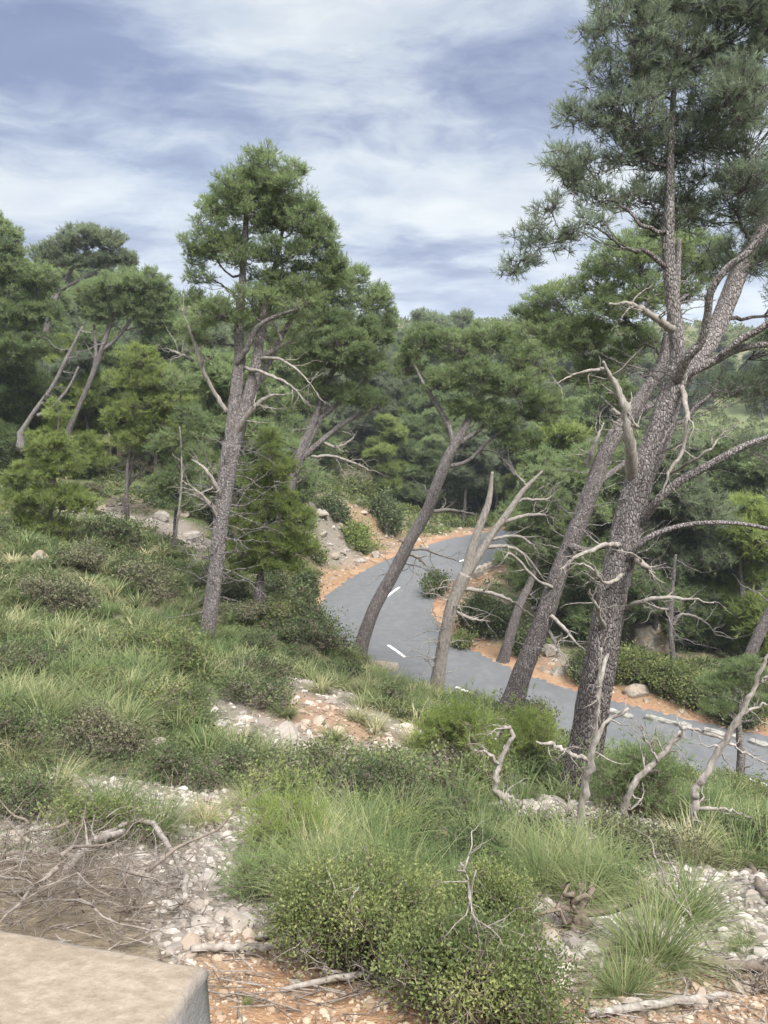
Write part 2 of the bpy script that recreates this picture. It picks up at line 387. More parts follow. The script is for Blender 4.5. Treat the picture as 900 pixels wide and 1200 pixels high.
def masks(x, y):
    d = road_d(x, y)
    wob = fbm(x * .7, y * .7, 4) * .9
    verge = (1 - sstep(RW + .45, RW + .95, d + wob * .35))
    out_bank = 1 - sstep(1.5, 6.5, np.hypot(x + .2, y - 37) - 6)
    rock = patch(ROCKY, x + wob * .35, y + wob * .3); soil = patch(SOILP, x + wob * .4, y)
    soil = np.maximum(soil, (1 - sstep(RW + .8, RW + 2.4, d + wob * 1.1)) * .8)
    return np.clip(rock, 0, 1), np.clip(soil, 0, 1), np.clip(verge, 0, 1)
gx = spaced(-900, 900, 520, 3.0); gy = spaced(-200, 1300, 560, 4.0)
X, Y = np.meshgrid(gx, gy)
Z = H(X, Y); rk, so, ve = masks(X, Y)
gr = np.clip(1 - rk - so, 0, 1) * np.clip(1 - patch([(100,1050,.9,1),(30,1040,.7,1),(190,1060,.5,1),(680,960,.6,.8),(420,1150,.7,.8)], X, Y), 0, 1)
rk = np.clip(rk + sstep(140, 240, Y) * sstep(.0, .25, fbm(X * .03, Y * .03, 4)) * .8, 0, 1)
nx, ny = len(gx), len(gy)
_a = np.abs(X / np.maximum(Y, 1)); me_ = sstep(42, 55, Y) * (1 - sstep(110, 150, Y)) * sstep(.26, .36, X / np.maximum(Y, 1)) + sstep(150, 260, Y) * .45
me_ = np.clip(me_ + (1 - sstep(4, 9, np.hypot(X + 16.5, Y - 34))), 0, 1) * np.clip(.7 + fbm(X * .1, Y * .1, 3) * 1.5, 0, 1)
i = (np.arange(ny - 1)[:, None] * nx + np.arange(nx - 1)[None]).ravel()
ground = mesh_obj('ground', np.stack([X, Y, Z], -1).reshape(-1, 3), [np.stack([i, i + 1, i + nx + 1, i + nx], -1)], M['ground'],
                  attrs={'rock': rk.ravel(), 'soil': so.ravel(), 'verge': ve.ravel() * 0, 'green': gr.ravel(), 'meadow': me_.ravel()}, smooth=True)
tag(ground, kind='structure')
print('ground', time.time() - T0)

# ------------------------------------------------------------------ road, dashes, kerbs
def ribbon(name, path, w0, w1, z, mat, jag=0.0, kind=None):
    T = nrm(np.gradient(path, axis=0)); Nn = np.stack([-T[:, 1], T[:, 0]], 1); n = len(path)
    L = np.arange(n)
    ja = fbm(L * .9, L * 0 + 3, 3) * jag; jb = fbm(L * .9, L * 0 + 8, 3) * jag
    us = np.linspace(0, 1, 9); V = []
    for u in us:
        off = (w0 - ja) * (1 - u) + (w1 + jb) * u
        V.append(np.concatenate([path + Nn * off[:, None], np.full((n, 1), z)], 1))
    V = np.stack(V, 1); m = len(us)
    b = (np.arange(n - 1)[:, None] * m + np.arange(m - 1)[None]).ravel()
    top = V.reshape(-1, 3); k = len(top)
    bot = top - np.array([0, 0, .06])
    e0 = np.arange(n - 1) * m; e1 = e0 + m - 1
    q = np.concatenate([np.stack([b, b + m, b + m + 1, b + 1], -1), np.stack([e0, e0 + k, e0 + m + k, e0 + m], -1), np.stack([e1, e1 + m, e1 + m + k, e1 + k], -1)])
    o = mesh_obj(name, np.concatenate([top, bot]), [q], mat, smooth=False)
    return tag(o, kind=kind)
fine = catmull(ROAD, 3)
ribbon('road', fine, -RW, RW, ROADZ, M['asphalt'], .22, 'structure')
def verge(side, w0, w1, seed):
    path = fine; T = nrm(np.gradient(path, axis=0)); Nn = np.stack([-T[:, 1], T[:, 0]], 1); n = len(path); L = np.arange(n) * .1; V = []
    wob = fbm(L * .9, L * 0 + seed, 4); wd = w0 + (w1 - w0) * np.clip(.5 + wob * 1.6, 0, 1)
    for u in np.linspace(0, 1, 7):
        q = path + Nn * (side * (RW - .25 + (wd + .25) * u))[:, None]; z = np.maximum(H(q[:, 0], q[:, 1]) + .035 - .05 * u * (u > .9), ROADZ - .02)
        V.append(np.stack([q[:, 0], q[:, 1], np.where(u < .15, ROADZ - .03, z)], 1))
    V = np.stack(V, 1).reshape(-1, 3); b = (np.arange(n - 1)[:, None] * 7 + np.arange(6)[None]).ravel()
    o = mesh_obj('road_verge', V, [np.stack([b, b + 7, b + 8, b + 1], -1)], M['verge'], smooth=True); tag(o, kind='structure')
verge(1, .1, 1.1, 3); verge(-1, .1, 1.6, 12)
def dash(p0, p1, label):
    p0, p1 = np.array(p0), np.array(p1); path = np.array([p0 + (p1 - p0) * t for t in np.linspace(0, 1, 7)])
    T = nrm(p1 - p0); Nn = np.array([-T[1], T[0]]); L = []
    for q in path: L += [np.append(q - Nn * .06, ROADZ + .004), np.append(q + Nn * .06, ROADZ + .004)]
    k = np.arange(6)[:, None] * 2 + np.array([[0, 2, 3, 1]])
    o = mesh_obj('road_marking', np.array(L), [k], M['paint']); return tag(o, label, 'road marking', 'white centre dashes on the road')
dash(on(535,805,ROADZ)[:2], on(577,823,ROADZ)[:2], 'nearest white centre dash on the grey road, right of the forked dead trunk')
dash(on(455,756,ROADZ)[:2], on(475,770,ROADZ)[:2], 'white centre dash on the road between the leaning pine and the forked dead trunk')
dash(on(452,700,ROADZ)[:2], on(468,688,ROADZ)[:2], 'white centre dash on the bend just right of the leaning pine trunk')
dash(on(538,658,ROADZ)[:2], on(556,652,ROADZ)[:2], 'farthest white centre dash where the road leaves the bend')
dash(on(878,913,ROADZ)[:2], on(915,925,ROADZ)[:2], 'white centre dash on the road at the right edge of the view')

# ------------------------------------------------------------------ rocks
def ico(sub):
    t = (1 + 5 ** .5) / 2
    V = [(-1,t,0),(1,t,0),(-1,-t,0),(1,-t,0),(0,-1,t),(0,1,t),(0,-1,-t),(0,1,-t),(t,0,-1),(t,0,1),(-t,0,-1),(-t,0,1)]
    Fc = [(0,11,5),(0,5,1),(0,1,7),(0,7,10),(0,10,11),(1,5,9),(5,11,4),(11,10,2),(10,7,6),(7,1,8),(3,9,4),(3,4,2),(3,2,6),(3,6,8),(3,8,9),(4,9,5),(2,4,11),(6,2,10),(8,6,7),(9,8,1)]
    V = [np.array(v, float) / np.linalg.norm(v) for v in V]
    for _ in range(sub):
        c = {}; nf = []
        def mid(a, b):
            k = (min(a, b), max(a, b))
            if k not in c: c[k] = len(V); m = V[a] + V[b]; V.append(m / np.linalg.norm(m))
            return c[k]
        for a, b, d in Fc:
            x, y, z = mid(a, b), mid(b, d), mid(d, a); nf += [(a, x, z), (b, y, x), (d, z, y), (x, y, z)]
        Fc = nf
    return np.array(V), np.array(Fc)
ICO = {k: ico(k) for k in (0, 1, 2, 4)}
def rock_shape(sub, seed, cuts=11):
    r = np.random.default_rng(seed); V, Fc = ICO[sub]; V = V.copy()
    for _ in range(cuts):
        n = runit(r, 1)[0]; d = r.uniform(.45, .85); t = V @ n; V -= np.where(t > d, t - d, 0)[:, None] * n * .92
    if sub > 1: V *= (1 + .10 * fbm(V[:, 0] * 3 + 9 + seed, V[:, 1] * 3 + V[:, 2] * 2.3, 4))[:, None]
    return V, Fc
def rock(p, size, label, seed, flat=.7, sub=4, sink=.3, group=None, name='rock', cat='rock'):
    V, Fc = rock_shape(sub, seed); V = V * np.array(size)
    o = mesh_obj(name, V, [Fc], M['rock'], smooth=False); o.location = (p[0], p[1], p[2] + size[2] * (1 - 2 * sink) * .5)
    o.rotation_euler = (0, 0, seed * 1.3); return tag(o, label, cat, group)
RK = [(45,650,17,14,'big pale limestone boulder in the scrub at the left edge'),(70,655,10,8,'smaller grey stone right beside the big pale boulder on the left'),
 (133,722,13,6,'flat white stone in the grass left of the tall forked pine'),(72,733,6,6,'small reddish stone in the grass near the left edge'),
 (186,867,12,8,'grey white stone on the slope above the gravel run'),(246,868,8,6,'small pale stone by the dry twigs above the gravel run'),
 (232,950,16,9,'pale flat stone on the upper gravel run'),(100,594,30,8,'long white limestone ledge on the left hillside'),(188,603,12,9,'white rock at the left end of the broken ledge'),
 (220,628,22,9,'pale broken ledge left of the tall forked pine'),(215,600,9,6,'small stone above the pale broken ledge'),
 (446,778,22,11,'pale rock beside the foot of the leaning pine above the road'),(404,618,10,6,'white rock low on the scree bank of the bend'),
 (420,655,9,5,'pale stone at the roadside on the outside of the bend'),(392,650,8,5,'small stone on the scree left of the bend'),(376,600,12,5,'white slab high on the scree bank'),
 (548,715,8,12,'upright pale stone on the inside verge of the bend'),(516,590,9,6,'stone on the red bank above the far road'),(497,640,7,6,'small rock at the foot of the red bank'),
 (645,760,12,12,'grey block stone right of the second leaning pine'),(655,785,13,9,'pale stone by the verge right of the second leaning pine'),
 (752,738,40,32,'huge grey overhanging boulder under the pines right of the main trunk'),(722,760,9,9,'orange stained rock left of the huge grey boulder'),
 (748,808,17,8,'pale rock in the green scrub below the huge boulder'),
 (278,1078,20,13,'rounded cream stone at the foot of the gravel run'),(650,1092,20,9,'flat grey stone under the broken stump'),(822,1168,13,7,'pale angular block at the bottom right'),
 (870,1158,16,9,'cream stone in the rubble at the right edge'),(705,1108,14,9,'light stone left of the big right grass tuft'),(348,1152,10,6,'yellowish pebble at the edge of the orange soil'),
 (840,995,12,8,'grey stone at the top of the right rubble patch'),(150,606,10,5,'white stone right of the long limestone ledge'),(742,1178,16,7,'white slab on the ground at the bottom'),
 (472,1160,11,6,'tan stone near the fallen log'),(600,742,7,6,'stone under the dark trunk on the inside verge'),(10,985,22,12,'pale stone at the left edge above the brushwood')]
for k, (px, py, w, h, lb) in enumerate(RK):
    g = G(px, py + h * .6); s = np.linalg.norm(g) / F
    rock(g, (w * s, w * s * .8, h * s * 1.0), lb, 11 + k, sub=4 if w > 7 else 2)

# low kerb walls along the road
def wall_block(a, b, h, th, label, seed, cat='kerb wall', mat='whitewash', sink=.35, name='kerb_wall'):
    a, b = np.array(a[:2]), np.array(b[:2]); L = np.linalg.norm(b - a); n = max(3, int(L / .12)); d = (b - a) / L; s = np.array([-d[1], d[0]])
    prof = [(-th / 2, -sink), (-th / 2, h * .55), (-th / 2 + .04, h), (th / 2 - .04, h), (th / 2, h * .55), (th / 2, -sink)]
    V = []
    for k in range(n + 1):
        c = a + d * L * k / n; sh = 1 if 0 < k < n else .93
        for j, (o_, z) in enumerate(prof):
            q = c + s * o_ * sh; j1 = (vnoise(k * .9 + seed * 7, j * 1.7) - .5)
            V.append((q[0] + s[0] * j1 * .08, q[1] + s[1] * j1 * .08, ROADZ + z * sh + (vnoise(k * .7 + seed, j + 40.) - .5) * .10 * (z > 0)))
    m = len(prof); q = []
    for k in range(n):
        for j in range(m): q.append((k * m + j, k * m + (j + 1) % m, (k + 1) * m + (j + 1) % m, (k + 1) * m + j))
    o = mesh_obj(name, V, [np.array(q), np.array([list(range(m))[::-1]]), np.array([[n * m + j for j in range(m)]])], M[mat]); return tag(o, label, cat, 'low stone kerb walls along the road')
zr = ROADZ + .2
for k, (a, b, lb) in enumerate([((705,826),(742,835),'short whitewashed kerb wall piece just right of the main trunk'),((757,835),(811,846),'middle whitewashed kerb wall piece between two dead saplings'),
                              ((826,850),(868,859),'right whitewashed kerb wall piece behind the leaning dead sapling'),((880,862),(930,876),'last whitewashed kerb wall piece at the right edge of the view')]):
    wall_block(on(*a, zr), on(*b, zr), .11, .18, lb, k)
pts = [(554,676),(566,669),(579,662),(592,655),(606,648),(618,644)]
for k in range(5):
    a, b = on(*pts[k], ROADZ + .1), on(*pts[k + 1], ROADZ + .1)
    wall_block(a, a + (b - a) * .86, .34 if k % 2 else .45, .34, ['first','second','third','fourth','fifth'][k] + ' stone block from the near end of the parapet along the far road', 10 + k, 'parapet block', 'rock', name='parapet_block')

# ------------------------------------------------------------------ foreground parapet of the viewpoint
zt = -0.8
A_, B_, C_ = on(-60, 1062, zt)[:2], on(243, 1127, zt)[:2], on(205, 1203, zt)[:2]
dl = nrm(A_ - B_); dr = nrm(C_ - B_)
poly = np.array([B_, B_ + dl * 2.6, B_ + dl * 2.6 + dr * .75, B_ + dr * .75])
bev = .022; th = .13
def inset(P, d):
    n = len(P); out = []
    for k in range(n):
        a, b, c = P[k - 1], P[k], P[(k + 1) % n]; e1 = nrm(a - b); e2 = nrm(c - b); bi = nrm(e1 + e2); sn = abs(e1[0] * bi[1] - e1[1] * bi[0]); out.append(b + bi * d / max(sn, .2))
    return np.array(out)
def dense(P, k=60):
    out = []
    for j in range(len(P)):
        for t in np.linspace(0, 1, k, endpoint=False): out.append(P[j] * (1 - t) + P[(j + 1) % len(P)] * t)
    return np.array(out)
wallroot = empty('stone_parapet', (B_[0], B_[1], H(B_[0], B_[1])), 'worn sandstone parapet of the viewpoint in the bottom left corner', 'parapet')
V = []; att = []; rings = []
layers = [(0, -th, 1), (0, -bev * 1.2, .9)] + [(bev * (1 - math.cos(t)), -bev * 1.2 * (1 - math.sin(t)), max(0, .85 - t * .6)) for t in np.linspace(.25, math.pi / 2, 6)] + [(.06, 0.0005, 0), (.12, .001, 0)]
for (ins, z, e) in layers:
    P = dense(inset(poly, ins + .0001))
    jx = (fbm(P[:, 0] * 9, P[:, 1] * 9 + z * 30, 3)) * .014 + fbm(P[:, 0] * 60, P[:, 1] * 60 + z * 60, 2) * .004
    rings.append(len(V) and len(V) * 1)
    V.append(np.stack([P[:, 0] + jx, P[:, 1] + jx, zt + z + fbm(P[:, 0] * 14 + 5, P[:, 1] * 14, 3) * .004], 1)); att.append(np.full(len(P), e))
m = len(V[0]); q = []
for k in range(len(V) - 1):
    j = np.arange(m); q.append(np.stack([k * m + j, k * m + (j + 1) % m, (k + 1) * m + (j + 1) % m, (k + 1) * m + j], -1))
o = mesh_obj('cap_stone', np.concatenate(V) - np.array(wallroot.location), [np.concatenate(q), np.array([(len(V) - 1) * m + np.arange(m)])], M['slab'], wallroot, {'h': np.concatenate(att)}, True)
P = dense(inset(poly, .05), 20); hh = np.linspace(-th + .005, -1.5, 14)
V = [np.stack([P[:, 0] + fbm(P[:, 0] * 6, P[:, 1] * 6 + z * 7, 3) * .05, P[:, 1] + fbm(P[:, 0] * 6 + 4, P[:, 1] * 6 + z * 7, 3) * .05, np.full(len(P), zt + z)], 1) for z in hh]
m = len(P); q = [np.stack([k * m + np.arange(m), k * m + (np.arange(m) + 1) % m, (k + 1) * m + (np.arange(m) + 1) % m, (k + 1) * m + np.arange(m)], -1) for k in range(13)]
mesh_obj('wall_body', np.concatenate(V) - np.array(wallroot.location), [np.concatenate(q)], M['rock'], wallroot, smooth=False)

# ------------------------------------------------------------------ gravel (stuff)
def scatter_stones(name, pts, sizes, sub, seed):
    r = np.random.default_rng(seed); Vs, Fs, As, Ss = [], [], [], []; n0 = 0
    shapes = [rock_shape(sub, 500 + k, 6) for k in range(10)]; which = r.integers(0, 10, len(pts))
    _, so, _ = masks(pts[:, 0], pts[:, 1])
    for k in range(10):
        idx = np.where(which == k)[0]; V0, F0 = shapes[k]; n = len(idx)
        ang = r.uniform(0, 6.28, n); c, s = np.cos(ang), np.sin(ang)
        R = np.zeros((n, 3, 3)); R[:, 0, 0] = c; R[:, 0, 1] = -s; R[:, 1, 0] = s; R[:, 1, 1] = c; R[:, 2, 2] = 1
        ss = sizes[idx][:, None] * r.uniform(.55, 1.1, (n, 3)) * np.array([1, 1, .7])
        V = np.einsum('nij,nvj->nvi', R, V0[None] * ss[:, None]) + pts[idx][:, None]
        Vs.append(V.reshape(-1, 3)); m = len(V0)
        Fs.append((F0[None] + (np.arange(n) * m)[:, None, None] + n0).reshape(-1, 3)); n0 += n * m
        As.append(np.repeat(r.random(n), m)); Ss.append(np.repeat(np.clip(so[idx] + r.normal(size=n) * .15, 0, 1), m))
    return tag(mesh_obj(name, np.concatenate(Vs), [np.concatenate(Fs)], M['gravel'], attrs={'h': np.concatenate(As), 'soil': np.concatenate(Ss)}), kind='stuff')
def stone_pts(n, ylo, yhi, xf, seed, thr=.35):
    r = np.random.default_rng(seed); y = np.exp(r.uniform(np.log(ylo), np.log(yhi), n)); x = r.uniform(-1, 1, n) * (y * xf + .3)
    a, b, _ = masks(x, y); keep = r.random(n) < np.clip(np.maximum(a * 1.25, b * .9), .04, 1) ** 1.3
    x, y = x[keep], y[keep]; keep = road_d(x, y) > RW + .15; x, y = x[keep], y[keep]
    return np.stack([x, y, H(x, y)], 1)
p = stone_pts(34000, 2.0, 9, .62, 1); r = np.random.default_rng(2)
so1 = masks(p[:, 0], p[:, 1])[1]
scatter_stones('gravel', p, np.minimum(r.lognormal(-4.25, .55, len(p)), .07) * (1 + p[:, 1] * .04) * (1 - .55 * so1), 1, 3)
rq = np.random.default_rng(41); n_ = 9000; xs = rq.uniform(-9, 7, n_); ys = rq.uniform(33, 56, n_); kp = (road_d(xs, ys) > RW + .6) & (rq.random(n_) < np.clip(masks(xs, ys)[0] + masks(xs, ys)[1] * .7, .06, 1)); xs, ys = xs[kp], ys[kp]
scatter_stones('bank_stones', np.stack([xs, ys, H(xs, ys)], 1), np.minimum(rq.lognormal(-2.7, .55, len(xs)), .35), 1, 6)
p = stone_pts(30000, 7, 60, .6, 4)
scatter_stones('scree', p, np.minimum(r.lognormal(-3.3, .7, len(p)), .30) * (.6 + p[:, 1] * .028), 0, 5)
print('stones', time.time() - T0)

# ------------------------------------------------------------------ trees
def stem3(spec, Y0):
    """(px, py, width_px[, dY]) -> smoothed 3-D points and radii"""
    P = []; 
    for s in spec:
        Yp = Y0 + (s[3] if len(s) > 3 else 0); p = PY(s[0], s[1], Yp); P.append([*p, s[2] * .43 * (p[1] * CP - p[2] * SP) / F])
    Q = catmull(P, 7); return Q[:, :3], np.maximum(Q[:, 3], .003)
def snag(g, p, d, L, r0, r, a=1.0, depth=2, up=.1, crook=.35, sides=5):
    n = max(5, int(L / .09) + 2); n = min(n, 16); P = [np.array(p, float)]; dd = nrm(np.array(d, float)); lng = nrm(dd + r.normal(size=3) * crook)
    for k in range(n):
        dd = nrm(dd * .8 + lng * .25 + r.normal(size=3) * crook * .75 + np.array([0, 0, up * .2])); P.append(P[-1] + dd * L / n * r.uniform(.7, 1.3))
    P = np.array(P); R = r0 * (1 - np.linspace(0, 1, n + 1) ** .8 * .9)
    g.tube(P, R, sides, a)
    if depth > 0:
        for k in range(r.integers(3, 7)):
            j = r.integers(1, n); t = P[j + 1] - P[j] if j < n else P[j] - P[j - 1]
            snag(g, P[j], nrm(nrm(t) + r.normal(size=3) * .75), L * r.uniform(.2, .5), R[j] * .55, r, a, depth - 1, up, crook, 3)
def blob_px(b, Y0):
    px, py, rx, ry = b[:4]; Yp = Y0 + (b[4] if len(b) > 4 else 0); c = PY(px, py, Yp); s = np.linalg.norm(c) / F
    return c, np.array([rx * s, (rx + ry) * .5 * s, ry * s])
def foliage(blobs, r, L, w, dens, sub=.30, nn=11, core=1.0, gap=.0):
    """clumps of needle tufts; returns tuft base points, directions and clump centres"""
    Ps, Ds, As, subs = [], [], [], []
    for c, R in blobs:
        Rm = R.mean(); area = 4 * math.pi * Rm ** 2
        rs = np.clip(sub * Rm ** .5 * .62, .12, .7) ; ns = int(max(6, area / (rs ** 2 * 3.3)))
        d = runit(r, ns * 2); d = d[(d[:, 2] > -.55) | (r.random(ns * 2) < .35)][:ns]
        cen = c + d * R * r.uniform(.45, 1.0, (len(d), 1))
        for cc, dd in zip(cen, d):
            rr = rs * r.uniform(.65, 1.25); nt_ = max(6, int(dens * rr ** 2))
            e = runit(r, nt_); e[:, 2] = np.abs(e[:, 2]) * np.where(r.random(nt_) < .75, 1, -1)
            p = cc + e * np.array([rr, rr, rr * .66]) * r.uniform(.3, 1.12, (nt_, 1))
            Ps.append(p); Ds.append(nrm(e * .9 + dd * .45 + np.array([0, 0, .45])))
            As.append(np.full(nt_, r.normal() * .16 + .5) + r.normal(size=nt_) * .10); subs.append((cc, c, rr))
    return np.concatenate(Ps), np.concatenate(Ds), np.concatenate(As), subs
def crown_mesh(name, blobs, mat, parent, origin, r, Yc, dens=1.0, wide=1.0, lng=1.0, nn=11, sub=.30):
    pxm = Yc / F                       # metres per photograph pixel at that distance
    L = max(.075, pxm * 3.9) * lng; w = max(.003, pxm * .62) * wide
    d0 = dens * 11.5 / (L * L * .55 + .0001) * .32 * 11 / nn
    P, D, A, subs = foliage(blobs, r, L, w, d0, sub)
    V, Fc, a = needles(P, D, nn, L, w, 1.0, r, A)
    o = mesh_obj(name, V - np.asarray(origin), [Fc], M[mat], parent, {'h': a}); return o, subs
def limbs_to(g, subs, stems, r, pxm, a=.6):
    """limbs grow from the stem (or from an earlier limb) to every foliage mass, twigs from them to every clump"""
    allp = np.concatenate([s[0] for s in stems]); allr = np.concatenate([s[1] for s in stems])
    cents = {}
    for cc, c, rr in subs: cents.setdefault(tuple(np.round(c, 4)), []).append((cc, rr))
    order = sorted(cents, key=lambda c: np.linalg.norm(allp - np.array(c), axis=1).min())
    for c in order:
        lst = cents[c]; c = np.array(c); dv_ = c - allp; dl_ = np.linalg.norm(dv_, axis=1)
        cost = dl_ + np.maximum(0, allp[:, 2] - c[2] + .35 * dl_) * 2.2 + .25 * dl_ * (allr < max(.02, pxm)); j = int(np.argmin(cost)); s0 = allp[j]; L = np.linalg.norm(c - s0)
        q = [s0, s0 + (c - s0) * .3 + r.normal(size=3) * .08 * L - np.array([0, 0, .04 * L]), s0 + (c - s0) * .62 + r.normal(size=3) * .08 * L, c]
        q = catmull(q, 5); q[1:-1] += r.normal(size=(len(q) - 2, 3)) * .012 * L; R = np.linspace(min(allr[j] * .6, .012 + .014 * L + .3 * pxm), max(.007, pxm * .35), len(q)); g.tube(q, R, 6, a)
        allp = np.vstack([allp, q[2:]]); allr = np.concatenate([allr, R[2:]])
        P0, P1 = [], []
        for cc, rr in lst:
            b = q[r.integers(len(q) // 2, len(q))]; m_ = b + (cc - b) * .5 + r.normal(size=3) * .12 * rr - np.array([0, 0, .05]); P0 += [b, m_]; P1 += [m_, cc + (cc - c) * .1]
            for _ in range(4):
                e = runit(r, 1)[0]; P0.append(cc); P1.append(cc + e * rr * .95)
        g.segs(P0, P1, max(.006, pxm * .30), max(.003, pxm * .18), a)
def pine(name, label, Y0, base, stems, blobs, mat='pine_mid', dead=(), seed=0, dens=1.0, snags=0, h0=.15, h1=.9, cat='pine', group=None, sides=16, wide=1.0, lng=1.0, deadname='dead_branch', nn=8, sub=.26, hd=1.0, tmat='bark', tw=.94):
    r = np.random.default_rng(1000 + seed); pxm = Y0 / F
    base = np.array(base); root = empty(name, base, label, cat, group)
    g = Geo(); S3 = []
    for k, st in enumerate(stems):
        P, R = stem3(st, Y0); R = R * tw
        if k == 0:
            P = np.vstack([[P[0] * 1 + (P[0] - P[2]) * .3 - np.array([0, 0, .5])], P]); R = np.concatenate([[R[0] * 1.7], R]); R[1] *= 1.28; R[2] *= 1.12; R[3] *= 1.04
            zlo, zhi = P[0][2], P[-1][2]
        hv = np.clip(h0 + (h1 - h0) * (P[:, 2] - zlo) / max(.5, zhi - zlo) * 1.6, 0, 1)
        # resample for relief
        if R[0] > .04:
            t = np.linspace(0, len(P) - 1, len(P) * 3); ii = np.arange(len(P)); P2 = np.stack([np.interp(t, ii, P[:, k2]) for k2 in range(3)], 1); R2 = np.interp(t, ii, R); h2 = np.interp(t, ii, hv)
            g.tube(P2, R2, sides, h2, .10, seed + k)
        else: g.tube(P, R, 7, hv)
        S3.append((P, R))
    if snags:
        allP = S3[0][0]
        for _ in range(snags):
            j = r.integers(int(len(allP) * .3), len(allP) - 1); az = r.uniform(0, 6.28)
            snag(g, allP[j], (math.cos(az), math.sin(az) * .6, r.uniform(-.1, .5)), r.uniform(.3, 1.2) * (1 + Y0 * .02), max(.010, pxm * .95), r, 1.0, 1)
    if blobs:
        bl = [blob_px(b, Y0) for b in blobs]
        o, subs = crown_mesh('crown', bl, mat, root, base, r, Y0, dens, wide, lng, nn, sub)
        limbs_to(g, subs, S3, r, pxm)
    g.obj('trunk', M[tmat], root, base)
    for k, st in enumerate(dead):
        st = [tuple(st[0][:3])] + list(st[1:])          # it grows out of the middle of the trunk
        g2 = Geo(); P, R = stem3(st, Y0); n_ = len(P); ww = np.minimum(R, .014)[:, None] * r.normal(size=(n_, 3)) * .5; ww[0] = 0; P = P + ww
        R = R * np.where(np.arange(n_) % 6 == 3, 1.10, 1.0) * (1 - .55 * sstep(.55, 1, np.linspace(0, 1, n_)))
        g2.tube(P, R, 8, hd, .14, k)
        for _ in range(7):
            j = r.integers(n_ // 4, n_ - 1); snag(g2, P[j], nrm(nrm(P[j + 1] - P[j]) + r.normal(size=3) * .7), max(.15, pxm * 34) * r.uniform(.4, 1.5), max(pxm * .55, min(R[j] * .45, .02)), r, hd, 1)
        g2.obj(deadname, M['dead'], root, base)
    return root

# the big pine on the right
YA = 8.7
pine('pine_tree', 'massive many-limbed pine with dark rough trunk, tallest tree on the right', YA, G(676, 945),
 [[(674,945,58),(690,860,50),(703,780,47),(716,700,45),(735,620,45),(750,560,41),(768,520,39),(784,470,36),(796,432,32)],
  [(794,445,24),(793,400,22),(786,330,20),(783,280,18),(785,230,15),(786,170,11,.2),(790,100,8,.3),(795,30,5,.3),(800,-60,3,.3)],
  [(790,455,26,.1),(812,428,29,.2),(835,395,28,.3),(850,360,28,.4),(868,315,26,.5),(888,280,22,.6),(930,230,18,.8),(985,170,12,1)],
  [(793,445,15,-.1),(806,418,15,-.3),(822,400,13,-.4),(829,370,12,-.5),(833,342,12,-.6),(852,314,11,-.7),(876,296,10,-.8),(905,262,9,-.9),(950,225,7,-1)],
  [(800,440,17,0),(830,426,14,-.1),(858,411,13,-.2),(885,405,10,-.3),(915,402,9,-.4),(960,392,7,-.5)],
  [(845,416,10,-.2),(868,398,12,-.3),(893,384,11,-.4),(920,362,9,-.5),(960,330,8,-.7)],
  [(752,612,14,-.1),(772,585,13,-.3),(800,562,13,-.4),(835,543,12,-.5),(870,524,11,-.6),(905,511,9,-.7),(965,490,7,-.9)],
  [(735,655,11,-.15),(752,636,11,-.3),(775,623,9,-.4),(812,614,8,-.5),(860,613,7,-.6),(905,621,6,-.7),(965,642,5,-.8)]],
 [(738,40,42,34),(715,85,34,26),(674,138,26,20),(664,192,26,20),(702,200,34,22),(740,140,44,36),(705,135,28,22),(640,243,20,14),(612,305,20,16),(622,275,20,15),(650,285,30,17),(688,262,24,15,-.3),
  (800,75,52,42,.3),(858,50,55,46,.5),(790,10,50,36,.3),(905,90,40,42,.5),(820,165,54,38,.3),(882,165,46,42,.2),(852,235,50,34,.4),(748,235,32,20,.2),(905,250,40,34,.8),(800,230,36,26,.5),
  (868,110,40,34,-.3),(930,30,50,50,.4),(735,5,40,26,.2),(890,-10,50,30),(945,330,40,36,.7),(830,5,50,36,.2),(840,120,40,34,.2),(770,190,34,26,.4),(880,205,40,30,-.2),(765,100,30,30,.2),(870,300,40,30,.9),(905,300,36,34,.4),(850,455,40,20,1.2),(895,450,40,30,1.4),(900,520,30,18,1.6),(925,400,34,30,1),(700,30,20,18),(730,170,36,26,.2),(700,235,26,14),(660,215,22,18),(600,320,12,9),(790,260,36,22,.3)],
 'pine_dark',
 [[(742,566,18,-.25),(737,515,14,-.3),(733,482,12,-.3),(719,448,10,-.3),(706,424,8,-.35)],[(707,432,5,-.35),(690,434,4,-.4),(668,441,3,-.4),(650,451,2,-.5)],
  [(797,446,7,-.3),(805,485,7,-.4),(801,525,6,-.45),(783,556,5,-.5),(773,590,2,-.5)],[(790,388,11,-.1),(766,372,9,-.2),(740,357,7,-.3),(713,357,6,-.35)],
  [(730,715,7,-.2),(755,704,6,-.3),(795,700,5,-.4),(836,707,3,-.5)],[(742,655,9,-.3),(752,660,9,-.4),(768,673,3,-.45)],[(733,640,8,-.3),(705,640,6,-.5),(672,655,5,-.6),(655,668,3,-.7)],
  [(735,668,6,-.3),(712,684,5,-.5),(690,664,4,-.6),(664,660,2,-.7)],[(712,745,6,-.3),(700,712,5,-.35),(690,690,3,-.4)],[(783,556,4,-.5),(820,535,4,-.6),(842,515,3,-.6),(848,500,2,-.6)],
  [(718,480,5,-.3),(745,500,4,-.35),(735,480,3,-.35)],[(715,745,6,-.32),(704,800,6,-.33),(697,850,5,-.34),(690,900,4,-.35)]],
 seed=1, dens=.9, snags=40, tw=.87, h0=.05, h1=.7, sides=28, nn=12, sub=.25)
